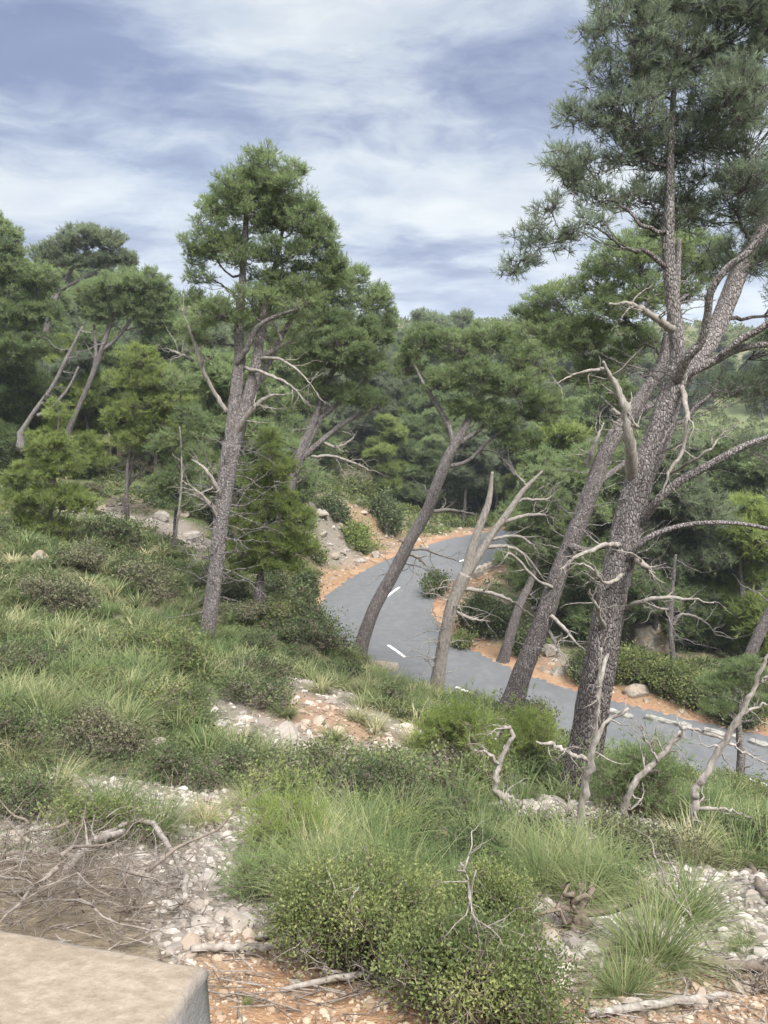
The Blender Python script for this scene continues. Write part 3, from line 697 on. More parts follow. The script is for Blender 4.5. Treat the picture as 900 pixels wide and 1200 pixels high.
# second leaning pine behind it
pine('pine_tree', 'thick leaning pine trunk just left of and behind the massive pine', 15.2, G(598, 832),
 [[(597,832,34),(615,780,30),(635,730,29),(652,680,28),(672,630,27),(695,570,26),(712,525,25),(735,490,24),(757,458,22),(776,425,20),(786,380,16),(793,330,12),(796,280,7)],
  [(722,512,14),(745,486,12),(775,468,11),(800,455,10)],[(668,640,12,-.2),(690,645,9,-.5),(712,640,8,-.8),(740,650,5,-1)],[(690,575,10,.2),(715,555,9,.5),(745,535,8,.8),(780,520,5,1)]],
 [(715,365,46,26),(680,395,40,24,.4),(752,345,36,26),(735,300,44,26),(700,330,36,22,.5),(770,290,40,28,.6),(720,425,30,20,.6),(820,300,38,30,1),(745,400,30,20,.8),(800,340,30,24,1),(650,350,34,18,1),(640,385,36,22,1),(690,440,34,20,.8),(730,465,24,14,1),(620,370,26,14,1.4)], 'pine_mid',
 [[(640,715,6,-.2),(660,735,5,-.4),(672,750,4,-.5),(682,760,2,-.5)],[(655,690,5,-.2),(630,680,4,-.4),(600,650,4,-.5),(590,655,2,-.6)],[(688,545,8,-.2),(697,520,6,-.2),(708,495,4,-.2)],[(640,735,5,-.2),(655,762,4,-.3),(648,776,2,-.3)]],
 seed=2, tw=.84, dens=.8, snags=42, h0=.3, h1=.8, sides=20)
# dead forked pine
pine('dead_tree', 'bare pale forked dead trunk standing before the inside of the road bend', 16.6, G(508, 825),
 [[(508,826,24),(517,770,18),(528,715,18),(545,672,19)],[(543,678,15),(558,628,12),(572,590,9),(577,553,4)],[(546,674,14),(574,630,11),(598,597,9),(615,573,7),(636,552,3)]], [], 'pine_mid',
 [[(590,612,6),(612,605,5),(635,603,4),(652,608,2)],[(565,642,6),(590,640,5),(612,648,4),(632,672,4),(640,684,2)],[(543,690,6),(572,694,5),(600,705,4),(625,722,2)],[(575,632,5),(605,628,4),(625,640,3),(632,655,2)],
  [(530,715,5),(552,725,4),(575,728,2)],[(598,597,5),(612,586,4),(640,585,3),(650,575,2)],[(620,572,4),(608,560,3),(600,548,2)]],
 seed=3, snags=26, tmat='dead', h0=.0, h1=1.6, sides=14, cat='dead tree')
# leaning pine left of it
pine('pine_tree', 'slender pine leaning right across the road bend', 19.4, G(418, 774),
 [[(419,774,22),(430,735,19),(445,700,18),(462,670,18),(480,635,17),(500,600,16),(515,560,16),(529,528,15),(545,500,12),(556,470,8),(565,430,5)],
  [(529,530,9),(528,505,8),(512,475,7,.3),(495,447,5,.4),(484,425,4,.5)],[(536,520,8),(556,508,6),(580,490,5),(610,480,4)],[(520,548,7),(548,540,5),(575,515,4),(600,500,3)]],
 [(497,402,26,22,.5),(480,430,20,18,.6),(530,405,32,22,.4),(575,398,36,24,.6),(555,440,36,24),(600,452,38,24),(580,490,34,18),(545,478,26,16),(628,425,38,28,.8),(640,480,34,26,.5),(520,448,26,16),(610,520,30,16),(660,400,34,24,1.5)], 'pine_mid',
 [[(476,645,5),(495,643,4),(515,650,3),(545,660,2)],[(478,648,5),(492,655,4),(505,670,2)],[(500,600,5),(528,598,4),(560,603,2)]], seed=4, dens=.82, snags=20, h0=.35, h1=.9, sides=16)
# tall forked pine on the left
pine('pine_tree', 'tall forked pine with pale twin stems standing alone on the left slope', 14.4, G(238, 762),
 [[(240,762,22),(246,720,21),(253,670,22),(258,620,22),(264,570,24),(272,520,27)],
  [(270,530,20),(275,470,18),(281,420,16),(280,385,13),(284,330,10,.1),(287,280,9,.2),(290,230,6,.2),(298,190,3,.2)],
  [(272,528,19),(290,470,18),(300,430,16),(304,400,13),(312,350,9,.2),(325,300,6,.3),(335,250,4,.3)],
  [(278,425,7,-.1),(290,407,8,-.2),(300,385,8,-.3),(320,372,6,-.4),(345,363,4,-.5)],[(290,470,9,.1),(312,432,8,.3),(330,395,7,.5),(355,350,5,.6)]],
 [(306,196,24,22),(275,222,26,20),(332,222,26,22),(246,256,20,18),(298,248,34,24),(350,262,30,26),(240,302,20,12,.2),(384,308,18,18),(332,298,38,20),(268,285,26,18,.3),(372,285,22,20),(360,322,34,16),(310,325,26,10,.4),(250,285,26,16,.1),(232,325,18,12,.2),(322,262,30,24,.3),(285,300,30,18,.1),(366,262,22,20,.1),(392,330,16,16,.2),(330,335,34,14),(262,240,24,20,.2),(394,318,18,18,.1),(380,280,18,20,.1),(345,200,16,14,.2),(355,240,22,18,.1),(222,290,14,12,.1),(290,215,24,22,.3),(315,230,28,26,.1),(375,340,26,14,.1),
  (255,368,36,22,-.4),(225,352,18,14,.3),(318,366,26,14,.3),(228,395,22,20,.4),(350,352,34,18,-.3),(290,348,28,14,-.4)], 'pine_mid',
 [[(264,592,7,-.1),(254,572,6,-.2),(240,550,5,-.3),(225,538,3,-.3)],[(259,612,6,-.1),(246,592,5,-.2),(233,577,4,-.3),(212,562,2,-.3)],[(256,602,4,-.1),(248,590,3,-.2),(241,585,2,-.2)],
  [(266,484,7),(248,455,6,-.1),(235,425,5,-.2),(222,385,4,-.2),(213,362,2,-.2)],[(273,512,9,-.1),(292,485,8,-.2),(312,466,6,-.3),(340,461,2,-.4)],[(285,431,5,-.2),(312,438,5,-.3),(340,452,4,-.4),(358,470,2,-.4)],
  [(302,420,5,-.1),(330,422,4,-.2),(355,440,3,-.3),(374,464,2,-.4)],[(303,418,8,.1),(322,410,6,.2),(341,398,3,.2)],[(226,423,5,-.2),(212,415,4,-.2),(200,410,2,-.2)],[(330,400,5),(325,385,4),(318,376,2)]],
 seed=5, dens=.78, snags=75, h0=.0, h1=1.9, sides=24)
# spreading pine behind it
pine('pine_tree', 'spreading pine with full green crown just right of the tall forked pine', 20.5, G(322, 652),
 [[(322,652,15),(330,605,14),(341,570,13),(352,532,13),(366,498,11),(380,460,9),(395,420,7),(405,370,4)],[(350,540,9),(378,516,8),(400,498,7),(425,484,5),(445,478,4)],[(345,560,7),(362,520,6),(372,500,6),(385,470,4)],[(366,498,6),(400,470,5),(430,440,4)]],
 [(398,345,32,18),(440,355,20,24,.3),(418,388,34,24),(372,378,34,22,-.3),(385,425,36,24),(430,425,26,24,.2),(405,462,36,14),(350,410,26,18,-.2),(365,452,26,14),(445,392,18,20,.4),(345,345,30,16),(432,470,24,14),(415,325,22,12),(300,378,26,16,-1),(330,395,22,14,1),(350,475,20,12),(460,375,12,14,.4),(400,405,34,24,-.6)], 'pine_mid',
 [[(378,518,4),(395,524,4),(412,515,3),(418,505,2)],[(365,535,4),(392,535,4),(420,545,3),(435,552,2)],[(330,600,4),(322,570,3),(318,550,2)]], seed=6, dens=.9, snags=30, h0=.3, h1=1.0, sides=14)
# left hillside trees
pine('dead_tree', 'long pale dead trunk leaning over the left hillside', 27, G(24, 508), [[(24,508,7),(42,480,6),(62,452,5),(78,420,5),(97,383,3)],[(44,487,6),(58,480,5),(80,455,4),(92,430,3)]], [], 'pine_mid', [], seed=7, snags=7, h0=1, h1=1.2, sides=9, cat='dead tree')
pine('pine_tree', 'flat-topped pine with slanting trunk left of the tall forked pine', 31, G(80, 505),
 [[(80,505,7),(104,450,7),(121,405,7),(130,375,6),(140,345,4)],[(118,412,5),(138,395,5),(165,360,4)],[(104,450,5),(112,420,5),(110,380,4)]], [(112,345,24,16),(140,335,32,18),(170,332,28,16),(192,352,20,16),(150,360,30,14),(118,370,20,12),(200,380,16,14),(180,375,20,14)], 'pine_mid', [], seed=8, dens=1, snags=6, h0=.5, h1=1, sides=9)
pine('pine_tree', 'highest umbrella pine on the left skyline', 38, G(60, 470),
 [[(58,470,9),(52,420,9),(56,380,8),(70,340,6),(95,300,4)],[(56,380,6),(62,350,5),(55,320,4)],[(70,340,5),(110,320,4),(140,305,3)]], [(100,278,28,13),(72,290,20,12),(128,284,20,12),(88,306,28,10),(148,304,13,9),(50,300,16,12),(120,305,22,9)], 'pine_blue', [], seed=9, dens=1, snags=4, h0=.3, h1=.8, sides=9)
pine('pine_tree', 'dark green pine cut by the left edge of the view', 29, G(-20, 500),
 [[(-18,500,10),(-8,440,9),(5,380,8),(10,320,5)],[(0,410,6),(30,380,5),(45,340,4)]], [(5,285,22,20),(-10,310,30,26),(22,325,28,20),(48,330,22,20),(15,365,36,20),(50,365,22,16),(0,400,36,20),(35,405,32,18),(-5,262,14,10)], 'pine_mid', [], seed=10, dens=1.1, snags=3, sides=9)
pine('pine_tree', 'shaded dark pine below the umbrella pine on the left', 33, G(10, 510),
 [[(10,510,8),(20,470,7),(30,430,5)],[(20,470,5),(50,450,4)]], [(10,440,36,18),(48,440,32,16),(20,475,40,16),(60,472,28,14),(80,440,24,16),(100,425,20,12)], 'pine_dark', [], seed=11, dens=1.2, sides=8)
pine('young_pine', 'bushy bright young pine low at the left edge', 19, G(55, 645),
 [[(55,645,7),(60,590,6),(66,530,4),(70,470,2)]], [(68,485,14,16),(60,520,28,18),(78,545,24,16),(45,552,30,18),(62,585,38,20),(25,590,26,20),(90,590,26,16),(20,560,20,14),(50,618,36,14)], 'pine_bright', [], seed=12, dens=.9, lng=1.1, sides=8, h0=.3)
pine('young_pine', 'young pine with pale slim stem between left boulder ledge and tall pine', 24, G(150, 585),
 [[(148,585,5),(150,540,4),(158,500,3),(165,460,2)],], [(165,420,24,16),(150,445,26,16),(185,445,26,18),(165,475,32,16),(200,470,22,16),(140,490,24,14),(190,500,28,15),(160,515,30,14)], 'pine_bright', [], seed=13, dens=.9, sides=8)
pine('young_pine', 'drooping mid green pine just left of the tall forked trunk', 21, G(205, 655),
 [[(203,655,6),(206,600,5),(210,540,4),(211,490,3),(212,440,2)]], [(212,450,20,18),(222,490,22,18),(200,520,26,18),(228,535,20,18),(208,560,28,16),(222,590,24,14),(190,570,18,12)], 'pine_mid', [[(203,655,4,-.5),(207,618,3,-.5),(213,560,3,-.5),(211,500,2,-.5)]], seed=14, dens=.8, sides=8)
pine('young_pine', 'dense cone-shaped young pine just right of the tall forked trunk', 17.2, G(305, 690),
 [[(304,692,13),(307,650,10),(312,600,7),(316,550,5),(320,505,3)]], [(318,520,15,18),(325,550,24,18),(300,565,22,18),(318,590,34,20),(345,610,26,18),(292,610,26,20),(320,635,38,18),(350,640,22,16),(285,645,26,16),(325,662,34,12),(290,665,24,12)], 'pine_bright', [], seed=15, dens=1.05, lng=1.05, sides=10)
pine('pine_tree', 'grey thin-stemmed pine beside the left ledge with bare lower twigs', 25, G(140, 620), [[(138,622,6),(146,590,5),(152,560,4),(160,520,3)],[(150,570,3),(170,545,3),(180,520,2)]], [(165,515,22,10),(180,505,20,12)], 'pine_mid', [], seed=16, snags=9, sides=7, h0=.9, h1=1)
# trees on the inside of the bend and to the right
pine('pine_tree', 'dark-trunked pine on the inside verge behind the leaning trunks', 27.5, G(589, 778),
 [[(589,778,17),(598,745,15),(608,712,13),(622,680,10),(632,640,7),(640,600,4)]], [(640,585,30,20),(615,610,28,16),(660,620,30,20),(630,640,34,16),(600,655,22,10),(665,655,26,16),(690,600,26,20),(640,560,24,14)], 'pine_mid', [], seed=17, dens=1.05, snags=8, sides=10)
pine('dead_tree', 'thin grey dead tree in front of the huge boulder', 26, G(792, 797), [[(793,797,9),(787,755,8),(786,720,7),(788,690,6),(792,650,4)]], [], 'pine_mid', [[(787,735,4),(800,720,4),(825,728,3),(840,745,2)],[(787,715,4),(770,712,3),(755,705,2)]], seed=18, snags=16, h0=.8, h1=1, sides=8, cat='dead tree')
pine('pine_tree', 'leaning pine at the right edge above the kerb wall', 23, G(868, 800), [[(866,802,17),(880,765,16),(896,730,15),(915,690,13),(930,640,10),(940,580,7)]],
 [(945,600,30,20),(960,560,34,24),(950,640,26,14),(960,510,40,26),(910,520,22,10)], 'pine_mid', [], seed=19, dens=1, snags=8, sides=10)
pine('pine_tree', 'short pine standing in front of the road at the lower right', 16.5, G(868, 942), [[(868,944,14),(868,910,13),(868,880,11),(866,850,8),(868,820,5)]],
 [(850,800,28,10),(885,800,24,12),(870,782,24,10),(905,830,26,10),(835,830,22,7)], 'pine_mid', [], seed=20, dens=.9, snags=7, sides=10)
pine('pine_tree', 'dark spreading pine shading the huge boulder', 31, G(835, 780), [[(833,780,10),(828,750,9),(822,720,7),(818,700,5)]],
 [(800,690,26,9),(845,700,30,10),(820,715,34,10),(865,720,26,10),(845,745,34,10),(880,750,26,10),(800,735,26,9),(865,768,26,10),(770,700,24,8)], 'pine_mid', [], seed=21, dens=1.05, snags=8, sides=8)
print('hero trees', time.time() - T0)

# ------------------------------------------------------------------ wooded hills beyond: copies of a few grown trees
def proto_pine(seed, hgt, mat, label, nb=12, lean=0., name='pine_tree', group='pines of the wood beyond the road', Yc=55, flat=.5, low=.42, wid=.24):
    r = np.random.default_rng(seed); root = empty(name, (0, 0, -500), label, 'pine', group)
    g = Geo(); n = 9; t = np.linspace(0, 1, n)
    P = np.stack([lean * t * hgt + np.cumsum(r.normal(size=n) * .05), np.cumsum(r.normal(size=n) * .05), t * hgt * .93 - .4], 1); R = .018 * hgt * (1 - t * .85) + .02
    g.tube(catmull(P, 4), np.interp(np.linspace(0, 1, (n - 1) * 4 + 1), t, R), 7, np.interp(np.linspace(0, 1, (n - 1) * 4 + 1), t, np.linspace(.2, .9, n)))
    bl = []
    for k in range(nb):
        u = low + (1 - low) * (k + .5) / nb; rad = hgt * wid * (1.05 - .75 * ((u - low) / (1 - low)) ** 1.3); az = r.uniform(0, 6.28); rr = rad * r.uniform(.2, .9)
        c = np.array([math.cos(az) * rr + lean * u * hgt, math.sin(az) * rr, u * hgt * .94]); s = hgt * r.uniform(.10, .15) * (1.15 - .4 * u); bl.append((c, np.array([s * 1.2, s * 1.2, s * flat * 1.5])))
    o, subs = crown_mesh('crown', bl, mat, root, (0, 0, 0), r, Yc, .95, 1.0, 1.0, 9)
    limbs_to(g, subs, [(P, R)], r, Yc / F); g.obj('trunk', M['bark'], root)
    return root
LB = ['pale green rounded pine in the wood beyond the road', 'bluish green pine in the wood beyond the road', 'dark conical pine in the wood beyond the road', 'yellow green broad young pine in the wood beyond the road', 'broad mid green pine in the wood beyond the road']
GR = ['pale rounded wood pines', 'bluish wood pines', 'dark conical wood pines', 'yellow green wood pines', 'broad mid green wood pines']
PR = [proto_pine(31, 8.5, 'pine_mid', LB[0], 14, .03, group=GR[0]), proto_pine(32, 9.5, 'pine_blue', LB[1], 16, -.04, group=GR[1]), proto_pine(33, 8, 'pine_dark', LB[2], 15, .05, low=.25, wid=.2, group=GR[2]),
      proto_pine(34, 6, 'pine_bright', LB[3], 13, 0, low=.12, wid=.3, group=GR[3]), proto_pine(35, 7.5, 'pine_mid', LB[4], 16, .02, low=.2, wid=.3, group=GR[4])]
used = [0] * 5
def put(k, x, y, s, rz, label=None, group=None):
    o = PR[k] if not used[k] else copy_tree(PR[k]); used[k] += 1
    o.location = (x, y, float(H(x, y)) - .1); o.scale = (s * random.uniform(.9, 1.15), s * random.uniform(.9, 1.15), s); o.rotation_euler = (random.uniform(-.06, .06), random.uniform(-.06, .06), rz)
    if label: o['label'] = label
    if group: o['group'] = group
    return o
def proj(x, y, z):
    yc = y * CP - z * SP; return 450 + F * x / yc, 600 - F * (y * SP + z * CP) / yc
r = np.random.default_rng(77); placed = []
CLEAR = [(372, 570, 640, 720, 60)]
def ok(x, y, s, top):
    if road_d(np.array(x), np.array(y)) < RW + 1.8 + 1.0 * s: return False
    h = float(H(x, y)); px, pb = proj(x, y, h); _, pt = proj(x, y, h + top)
    if y < 47 and 340 < px < 640 and pb > 560: return False        # the open bend
    if pt < 372 and px > 420: return False
    if pt < 335 and px > 150: return False
    if pt < 290: return False
    if 330 < px < 470 and 560 < pb < 700: return False
    if px > 765 and 500 < pb < 705 and y < 125: return False        # open green slope
    if px < -80 or px > 1000: return False
    for q in placed:
        if (q[0] - x) ** 2 + (q[1] - y) ** 2 < (1.25 + .012 * y) ** 2 * (s + q[2]) ** 2 * .36: return False
    return True
cnt = 0
for it in range(6000):
    if cnt >= 235: break
    y = 30 + 105 * r.random() ** 1.25; x = r.uniform(-.62, .62) * y
    k = int(r.choice(5, p=[.26, .22, .07, .20, .25])); s = r.uniform(.75, 1.2)
    if x < -.25 * y and y < 34: continue
    top = [8.5, 9.5, 8, 6, 7.5][k] * s
    if not ok(x, y, s, top): continue
    placed.append((x, y, s)); put(k, x, y, s, r.uniform(0, 6.28)); cnt += 1
for it in range(3000):
    if cnt >= 285: break
    y = r.uniform(135, 330); x = r.uniform(-.62, .62) * y; k = int(r.integers(0, 5)); s = r.uniform(.9, 1.5)
    if any((q[0] - x) ** 2 + (q[1] - y) ** 2 < 30 for q in placed): continue
    if proj(x, y, float(H(x, y)) + 9 * s)[1] < (376 if x > 0 else 358): continue
    placed.append((x, y, s)); put(k, x, y, s, r.uniform(0, 6.28)); cnt += 1
for (px, py, k, s_) in [(655,700,3,1.6),(700,690,0,1.35),(645,668,4,1.2),(480,560,0,1.3),(455,585,3,1.1),(520,560,4,1.4),(570,570,3,1.4),(620,580,4,1.45),(490,530,1,1.5),(540,520,1,1.5),(600,530,0,1.5),(440,520,1,1.3),(650,570,3,1.5),(690,600,0,1.3),(770,560,3,1.2),(720,560,4,1.3),(560,600,4,1.1),(620,610,3,1.2),(500,585,4,1.0),(450,560,1,1.0),(745,650,3,1.2),(790,620,4,.9),(470,570,3,1.1),(660,640,4,1.25),(530,575,0,1.0),(590,580,1,1.05),(380,545,1,.9),(350,560,4,1.0),(430,545,4,1.0),(330,545,0,.95),(230,560,4,.9),(280,560,1,.95),(110,560,3,.8),(20,560,4,.8),(750,590,0,1.0)]:
    g_ = G(px, py); placed.append((g_[0], g_[1], s_)); put(k, g_[0], g_[1], s_, px * 1.7)
print('wood', cnt, time.time() - T0)

# ------------------------------------------------------------------ shrubs
def shrub(name, label, blobs, mat, base, seed, leafL, leafW, dens, group=None, cat='shrub', woody=True, needle=False, par=None):
    r = np.random.default_rng(seed); root = empty(name, base, label, cat, group); base = np.array(base, float)
    P, D, A, subs = foliage(blobs, r, leafL, leafW, dens, .26); A = .5 + (A - .5) * 1.7; P = P + D * (r.random((len(P), 1)) < .12) * r.random((len(P), 1)) * leafL * 4
    if needle: V, Fc, a = needles(P, D, 9, leafL, leafW, 1.0, r, A); Fq = [Fc]
    else:
        k = 3; P = np.repeat(P, k, 0) + r.normal(size=(len(P) * k, 3)) * leafL * 1.1; D = nrm(np.repeat(D, k, 0) + r.normal(size=P.shape) * .9)
        V, Fc, a = leaves(P, D, leafL * r.uniform(.6, 1.2, len(P)), leafW, r, np.repeat(A, k) + r.normal(size=len(P)) * .12); Fq = [Fc]
    mesh_obj('foliage', V - base, Fq, M[mat], root, {'h': a})
    g = Geo(); P0, P1 = [], []
    for cc, c, rr in subs:
        b = base + (c - base) * np.array([.35, .35, 0]) + r.normal(size=3) * .04; m_ = b + (cc - b) * .55 + r.normal(size=3) * .05; cc = cc - (cc - c) * .15; P0 += [b, m_]; P1 += [m_, cc]
        for _ in range(5): e = cc + runit(r, 1)[0] * rr * .5; P0 += [cc, e]; P1 += [e, e + runit(r, 1)[0] * rr * .4]
    g.segs(P0, P1, max(.0028, leafW * .22), max(.0014, leafW * .12), .25); g.obj('stem', M['dead'], root, base)
    return root
def mound(px, py, wpx, hpx, n, seed, label, mat, dens=1.0, needle=False, name='shrub', cat='shrub', depth=1.0):
    """mound standing on the ground at pixel (px, py) (its foot), wpx wide and hpx tall in the photograph"""
    r = np.random.default_rng(seed); g = G(px, py); s = np.linalg.norm(g) / F; W, Hh = wpx * s * .40, hpx * s * .72; bl = []
    for k in range(n):
        az = r.uniform(0, 6.28); q = r.random() ** .5 * .68; rad = r.uniform(.20, .36) * (1.15 if n < 20 else .78); x = g[0] + math.cos(az) * q * W; y = g[1] + (math.sin(az) * q * depth + .35 * depth) * W
        zt_ = float(H(x, y)) + Hh * (1 - q * q * .9) * r.uniform(.40, .70); bl.append((np.array([x, y, zt_]), np.array([rad * W, rad * W, rad * Hh * 1.1])))
    L = max(.016, s * 3.4); Wd = max(.008, s * 1.9)
    if needle: return shrub(name, label, bl, mat, g, seed, max(.085, s * 5), max(.0022, s * .8), dens * 500 * (.0044 / s) ** .8, needle=True, cat=cat)
    return shrub(name, label, bl, mat, g, seed, L, Wd, dens * 3.4 / (L * L) * .32, cat=cat)
SH = [ # foot px, foot py, width, height, lobes, label, mat, needle
 (420,1135,320,165,46,'large dense olive shrub in the centre foreground','shrub_mid',0),(790,930,80,60,9,'feathery pine shrub on the bank between the two arching dead saplings','pine_mid',1),(470,1010,120,60,14,'low olive shrub behind the large olive shrub','shrub_mid',0),(545,1020,110,45,12,'dark low scrub left of the bluish grass tuft','shrub_dark',0),(470,925,100,50,10,'scrub left of the crest pine shrubs','shrub_mid',0),(640,990,70,22,8,'brown low scrub below the massive trunk','shrub_gray',0),
 (560,1200,270,135,26,'broad low dark shrub along the bottom centre','shrub_mid',0),(585,1100,130,90,14,'rounded leafy shrub right of the large olive shrub','shrub_mid',0),
 (325,1020,160,105,14,'bright feathery young pine shrub by the gravel run','pine_bright',1),(305,1055,95,60,8,'low green pine shrub at the right side of the gravel run','pine_mid',1),
 (30,900,120,85,10,'dark rounded shrub at the left edge above the brushwood','shrub_dark',0),(110,890,140,70,12,'greyish heath shrub on the left slope','shrub_gray',0),(210,925,130,75,12,'dark green spiny shrub above the gravel run','shrub_dark',0),(290,915,110,52,10,'low dark shrub under the dry twigs','shrub_dark',0),
 (360,915,100,42,10,'low green shrub below the gravel clearing','shrub_dark',0),(95,985,140,62,12,'green shrub beside the brushwood pile','shrub_mid',0),(20,960,90,60,8,'shrub at the left edge between dark bush and pale stone','shrub_dark',0),
 (300,830,150,50,12,'flat dark shrub on the slope left of the gravel clearing','shrub_dark',0),(200,840,110,45,10,'low shrub in the bright grass on the left','shrub_mid',0),(460,830,50,40,8,'round dark bush above the road between the two slender trunks','shrub_dark',0),
 (545,915,150,115,16,'bright pine shrub left of the massive trunk','pine_bright',1),(622,912,120,110,14,'feathery pine shrub touching the massive trunk','pine_bright',1),(575,975,90,36,8,'green pine shrub below the curved dead sapling','pine_mid',1),(392,612,44,24,8,'dark scrub in the middle of the scree bank','shrub_dark',0),(366,655,36,26,7,'olive bush low at the left edge of the scree bank','shrub_mid',0),(425,585,50,24,8,'olive scrub at the top right of the scree bank','shrub_mid',0),(352,615,40,24,7,'dark bush at the upper left of the scree bank','shrub_dark',0),
 (748,960,120,120,15,'dark pine shrub right of the massive trunk','pine_mid',1),(820,965,80,45,10,'dark scrubby pine between the two dead saplings','pine_mid',1),(900,1010,110,50,10,'dark shrub at the right edge below the road','shrub_dark',0),
 (760,1010,160,55,12,'brownish low shrub behind the big right tuft','shrub_gray',0),(720,985,70,24,8,'low scrub at the foot of the dead saplings','shrub_gray',0),(520,860,70,35,8,'small shrub on the crest under the forked dead trunk','shrub_dark',0),
 (300,800,110,45,10,'dark cushion shrub right of the tall forked trunk','shrub_dark',0),(370,760,110,60,12,'dense dark scrub on the crest left of the leaning pine','shrub_dark',0),(400,800,80,40,8,'cushion of scrub below the leaning pine','shrub_dark',0),
 (130,640,110,45,10,'dark juniper bush by the white ledge','shrub_dark',0),(60,720,130,50,12,'grey green scrub left of the tall pine','shrub_gray',0),(20,790,100,50,10,'low scrub at the left edge in mid slope','shrub_dark',0),(170,700,120,45,12,'wide low scrub under the white ledges','shrub_gray',0),
 (260,700,90,45,8,'scrub around the foot of the cone-shaped pine','shrub_dark',0),(340,720,90,50,10,'dark scrub behind the cone-shaped pine','shrub_dark',0),(422,645,46,32,8,'bright green fig-like bush on the scree bank','shrub_bright',0),
 (510,700,50,36,8,'dark bush at the tip of the inside verge','shrub_dark',0),(570,745,80,60,12,'dense dark green bush on the inside of the bend','shrub_dark',0),(545,760,40,30,6,'small round bush by the orange verge','shrub_mid',0),
 (620,770,60,40,8,'green bush between the second leaning pine and the verge','shrub_dark',0),(740,800,100,50,12,'bright green scrub below the huge boulder','shrub_mid',0),(810,825,120,45,12,'green scrub right of the pale rock below the boulder','shrub_mid',0),
 (860,850,100,40,10,'scrub behind the right kerb wall','shrub_dark',0),(680,800,60,45,8,'scrub just left of the massive trunk beyond the road','shrub_dark',0),(355,700,40,45,6,'gnarled dark bush on the left shoulder of the bend','shrub_dark',0),
 (450,620,60,40,8,'dark bush at the top of the red bank','shrub_dark',0),(380,540,60,30,8,'scrub high on the scree bank','shrub_mid',0),(870,660,90,40,10,'yellow green scrub on the open slope at right','shrub_bright',0),(820,640,70,30,8,'yellow green bush left on the open slope','shrub_bright',0),
 (900,610,90,35,10,'bright scrub high on the open slope','shrub_bright',0),(770,600,60,30,8,'pale scrub behind the main trunk','shrub_bright',0),(710,640,60,30,8,'pale green bush between the two big trunks','shrub_bright',0),(840,580,80,30,8,'far yellow green scrub on the open slope','shrub_bright',0)]
for k, (px, py, w, h, n, lb, mt, nd) in enumerate(SH): mound(px, py, w, h, n, 300 + k, lb, mt, 1.0, bool(nd), 'pine_shrub' if nd else 'shrub', 'young pine' if nd else 'shrub')
r = np.random.default_rng(404); protos = []
for k, (mt, lb) in enumerate([('shrub_dark', 'low dark green bush scattered over the slope'), ('shrub_gray', 'low greyish heath bush scattered over the slope'), ('shrub_mid', 'low olive bush scattered over the slope')]):
    rr = np.random.default_rng(500 + k); bl = []
    for q_ in range(9):
        az = rr.uniform(0, 6.28); q = rr.random() ** .5 * .38; bl.append((np.array([math.cos(az) * q, math.sin(az) * q, -500 + .20 * rr.uniform(.6, 1.3) * (1.3 - q)]), np.array([.2, .2, .15]) * rr.uniform(.7, 1.2)))
    protos.append([shrub('shrub', lb, bl, mt, (0, 0, -500), 500 + k, .040, .022, 900, 'bushes scattered over the slope: ' + ['dark green', 'greyish', 'olive'][k]), 0])
cnt = 0
for it in range(4000):
    if cnt >= 175: break
    y = float(np.exp(r.uniform(np.log(6), np.log(100)))); x = r.uniform(-.6, .6) * y
    if x > 1.5 and y < 9: continue
    if road_d(np.array(x), np.array(y)) < RW + 1.6: continue
    a_, b_, _ = masks(np.array([x]), np.array([y]))
    if a_[0] > .25 or b_[0] > .35: continue
    if fbm(np.array([x * .3]), np.array([y * .3]), 2)[0] < -.1: continue
    k = int(r.choice(3, p=[.45, .25, .3])); p_ = protos[k]; o = p_[0] if not p_[1] else copy_tree(p_[0]); p_[1] = 1
    s_ = r.uniform(.5, 1.15) * (1 + y * .018); o.location = (x, y, float(H(x, y))); o.scale = (s_ * r.uniform(.9, 1.3), s_, s_ * r.uniform(.7, 1.1)); o.rotation_euler = (0, 0, r.uniform(0, 6.28)); cnt += 1
# loose rocks on the banks
for k in range(70):
    px, py = [(r.uniform(345, 450), r.uniform(585, 690)), (r.uniform(80, 250), r.uniform(585, 645)), (r.uniform(440, 560), r.uniform(595, 640)), (r.uniform(520, 700), r.uniform(735, 800)), (r.uniform(10, 420), r.uniform(650, 900))][int(r.choice(5, p=[.36, .2, .16, .16, .12]))]
    g = G(px, py)
    if road_d(g[0], g[1]) < RW + .5: continue
    s_ = np.linalg.norm(g) / F * r.uniform(2.5, 8); zone = 'scree bank by the bend' if py < 700 and 340 < px < 570 else ('left slope' if px < 440 else 'inside verge of the bend')
    rock(g, (s_, s_ * r.uniform(.6, 1), s_ * r.uniform(.5, .9)), 'small pale limestone lying loose on the ' + zone, 700 + k, sub=2, group='loose stones on the ' + zone)
print('shrubs', time.time() - T0)

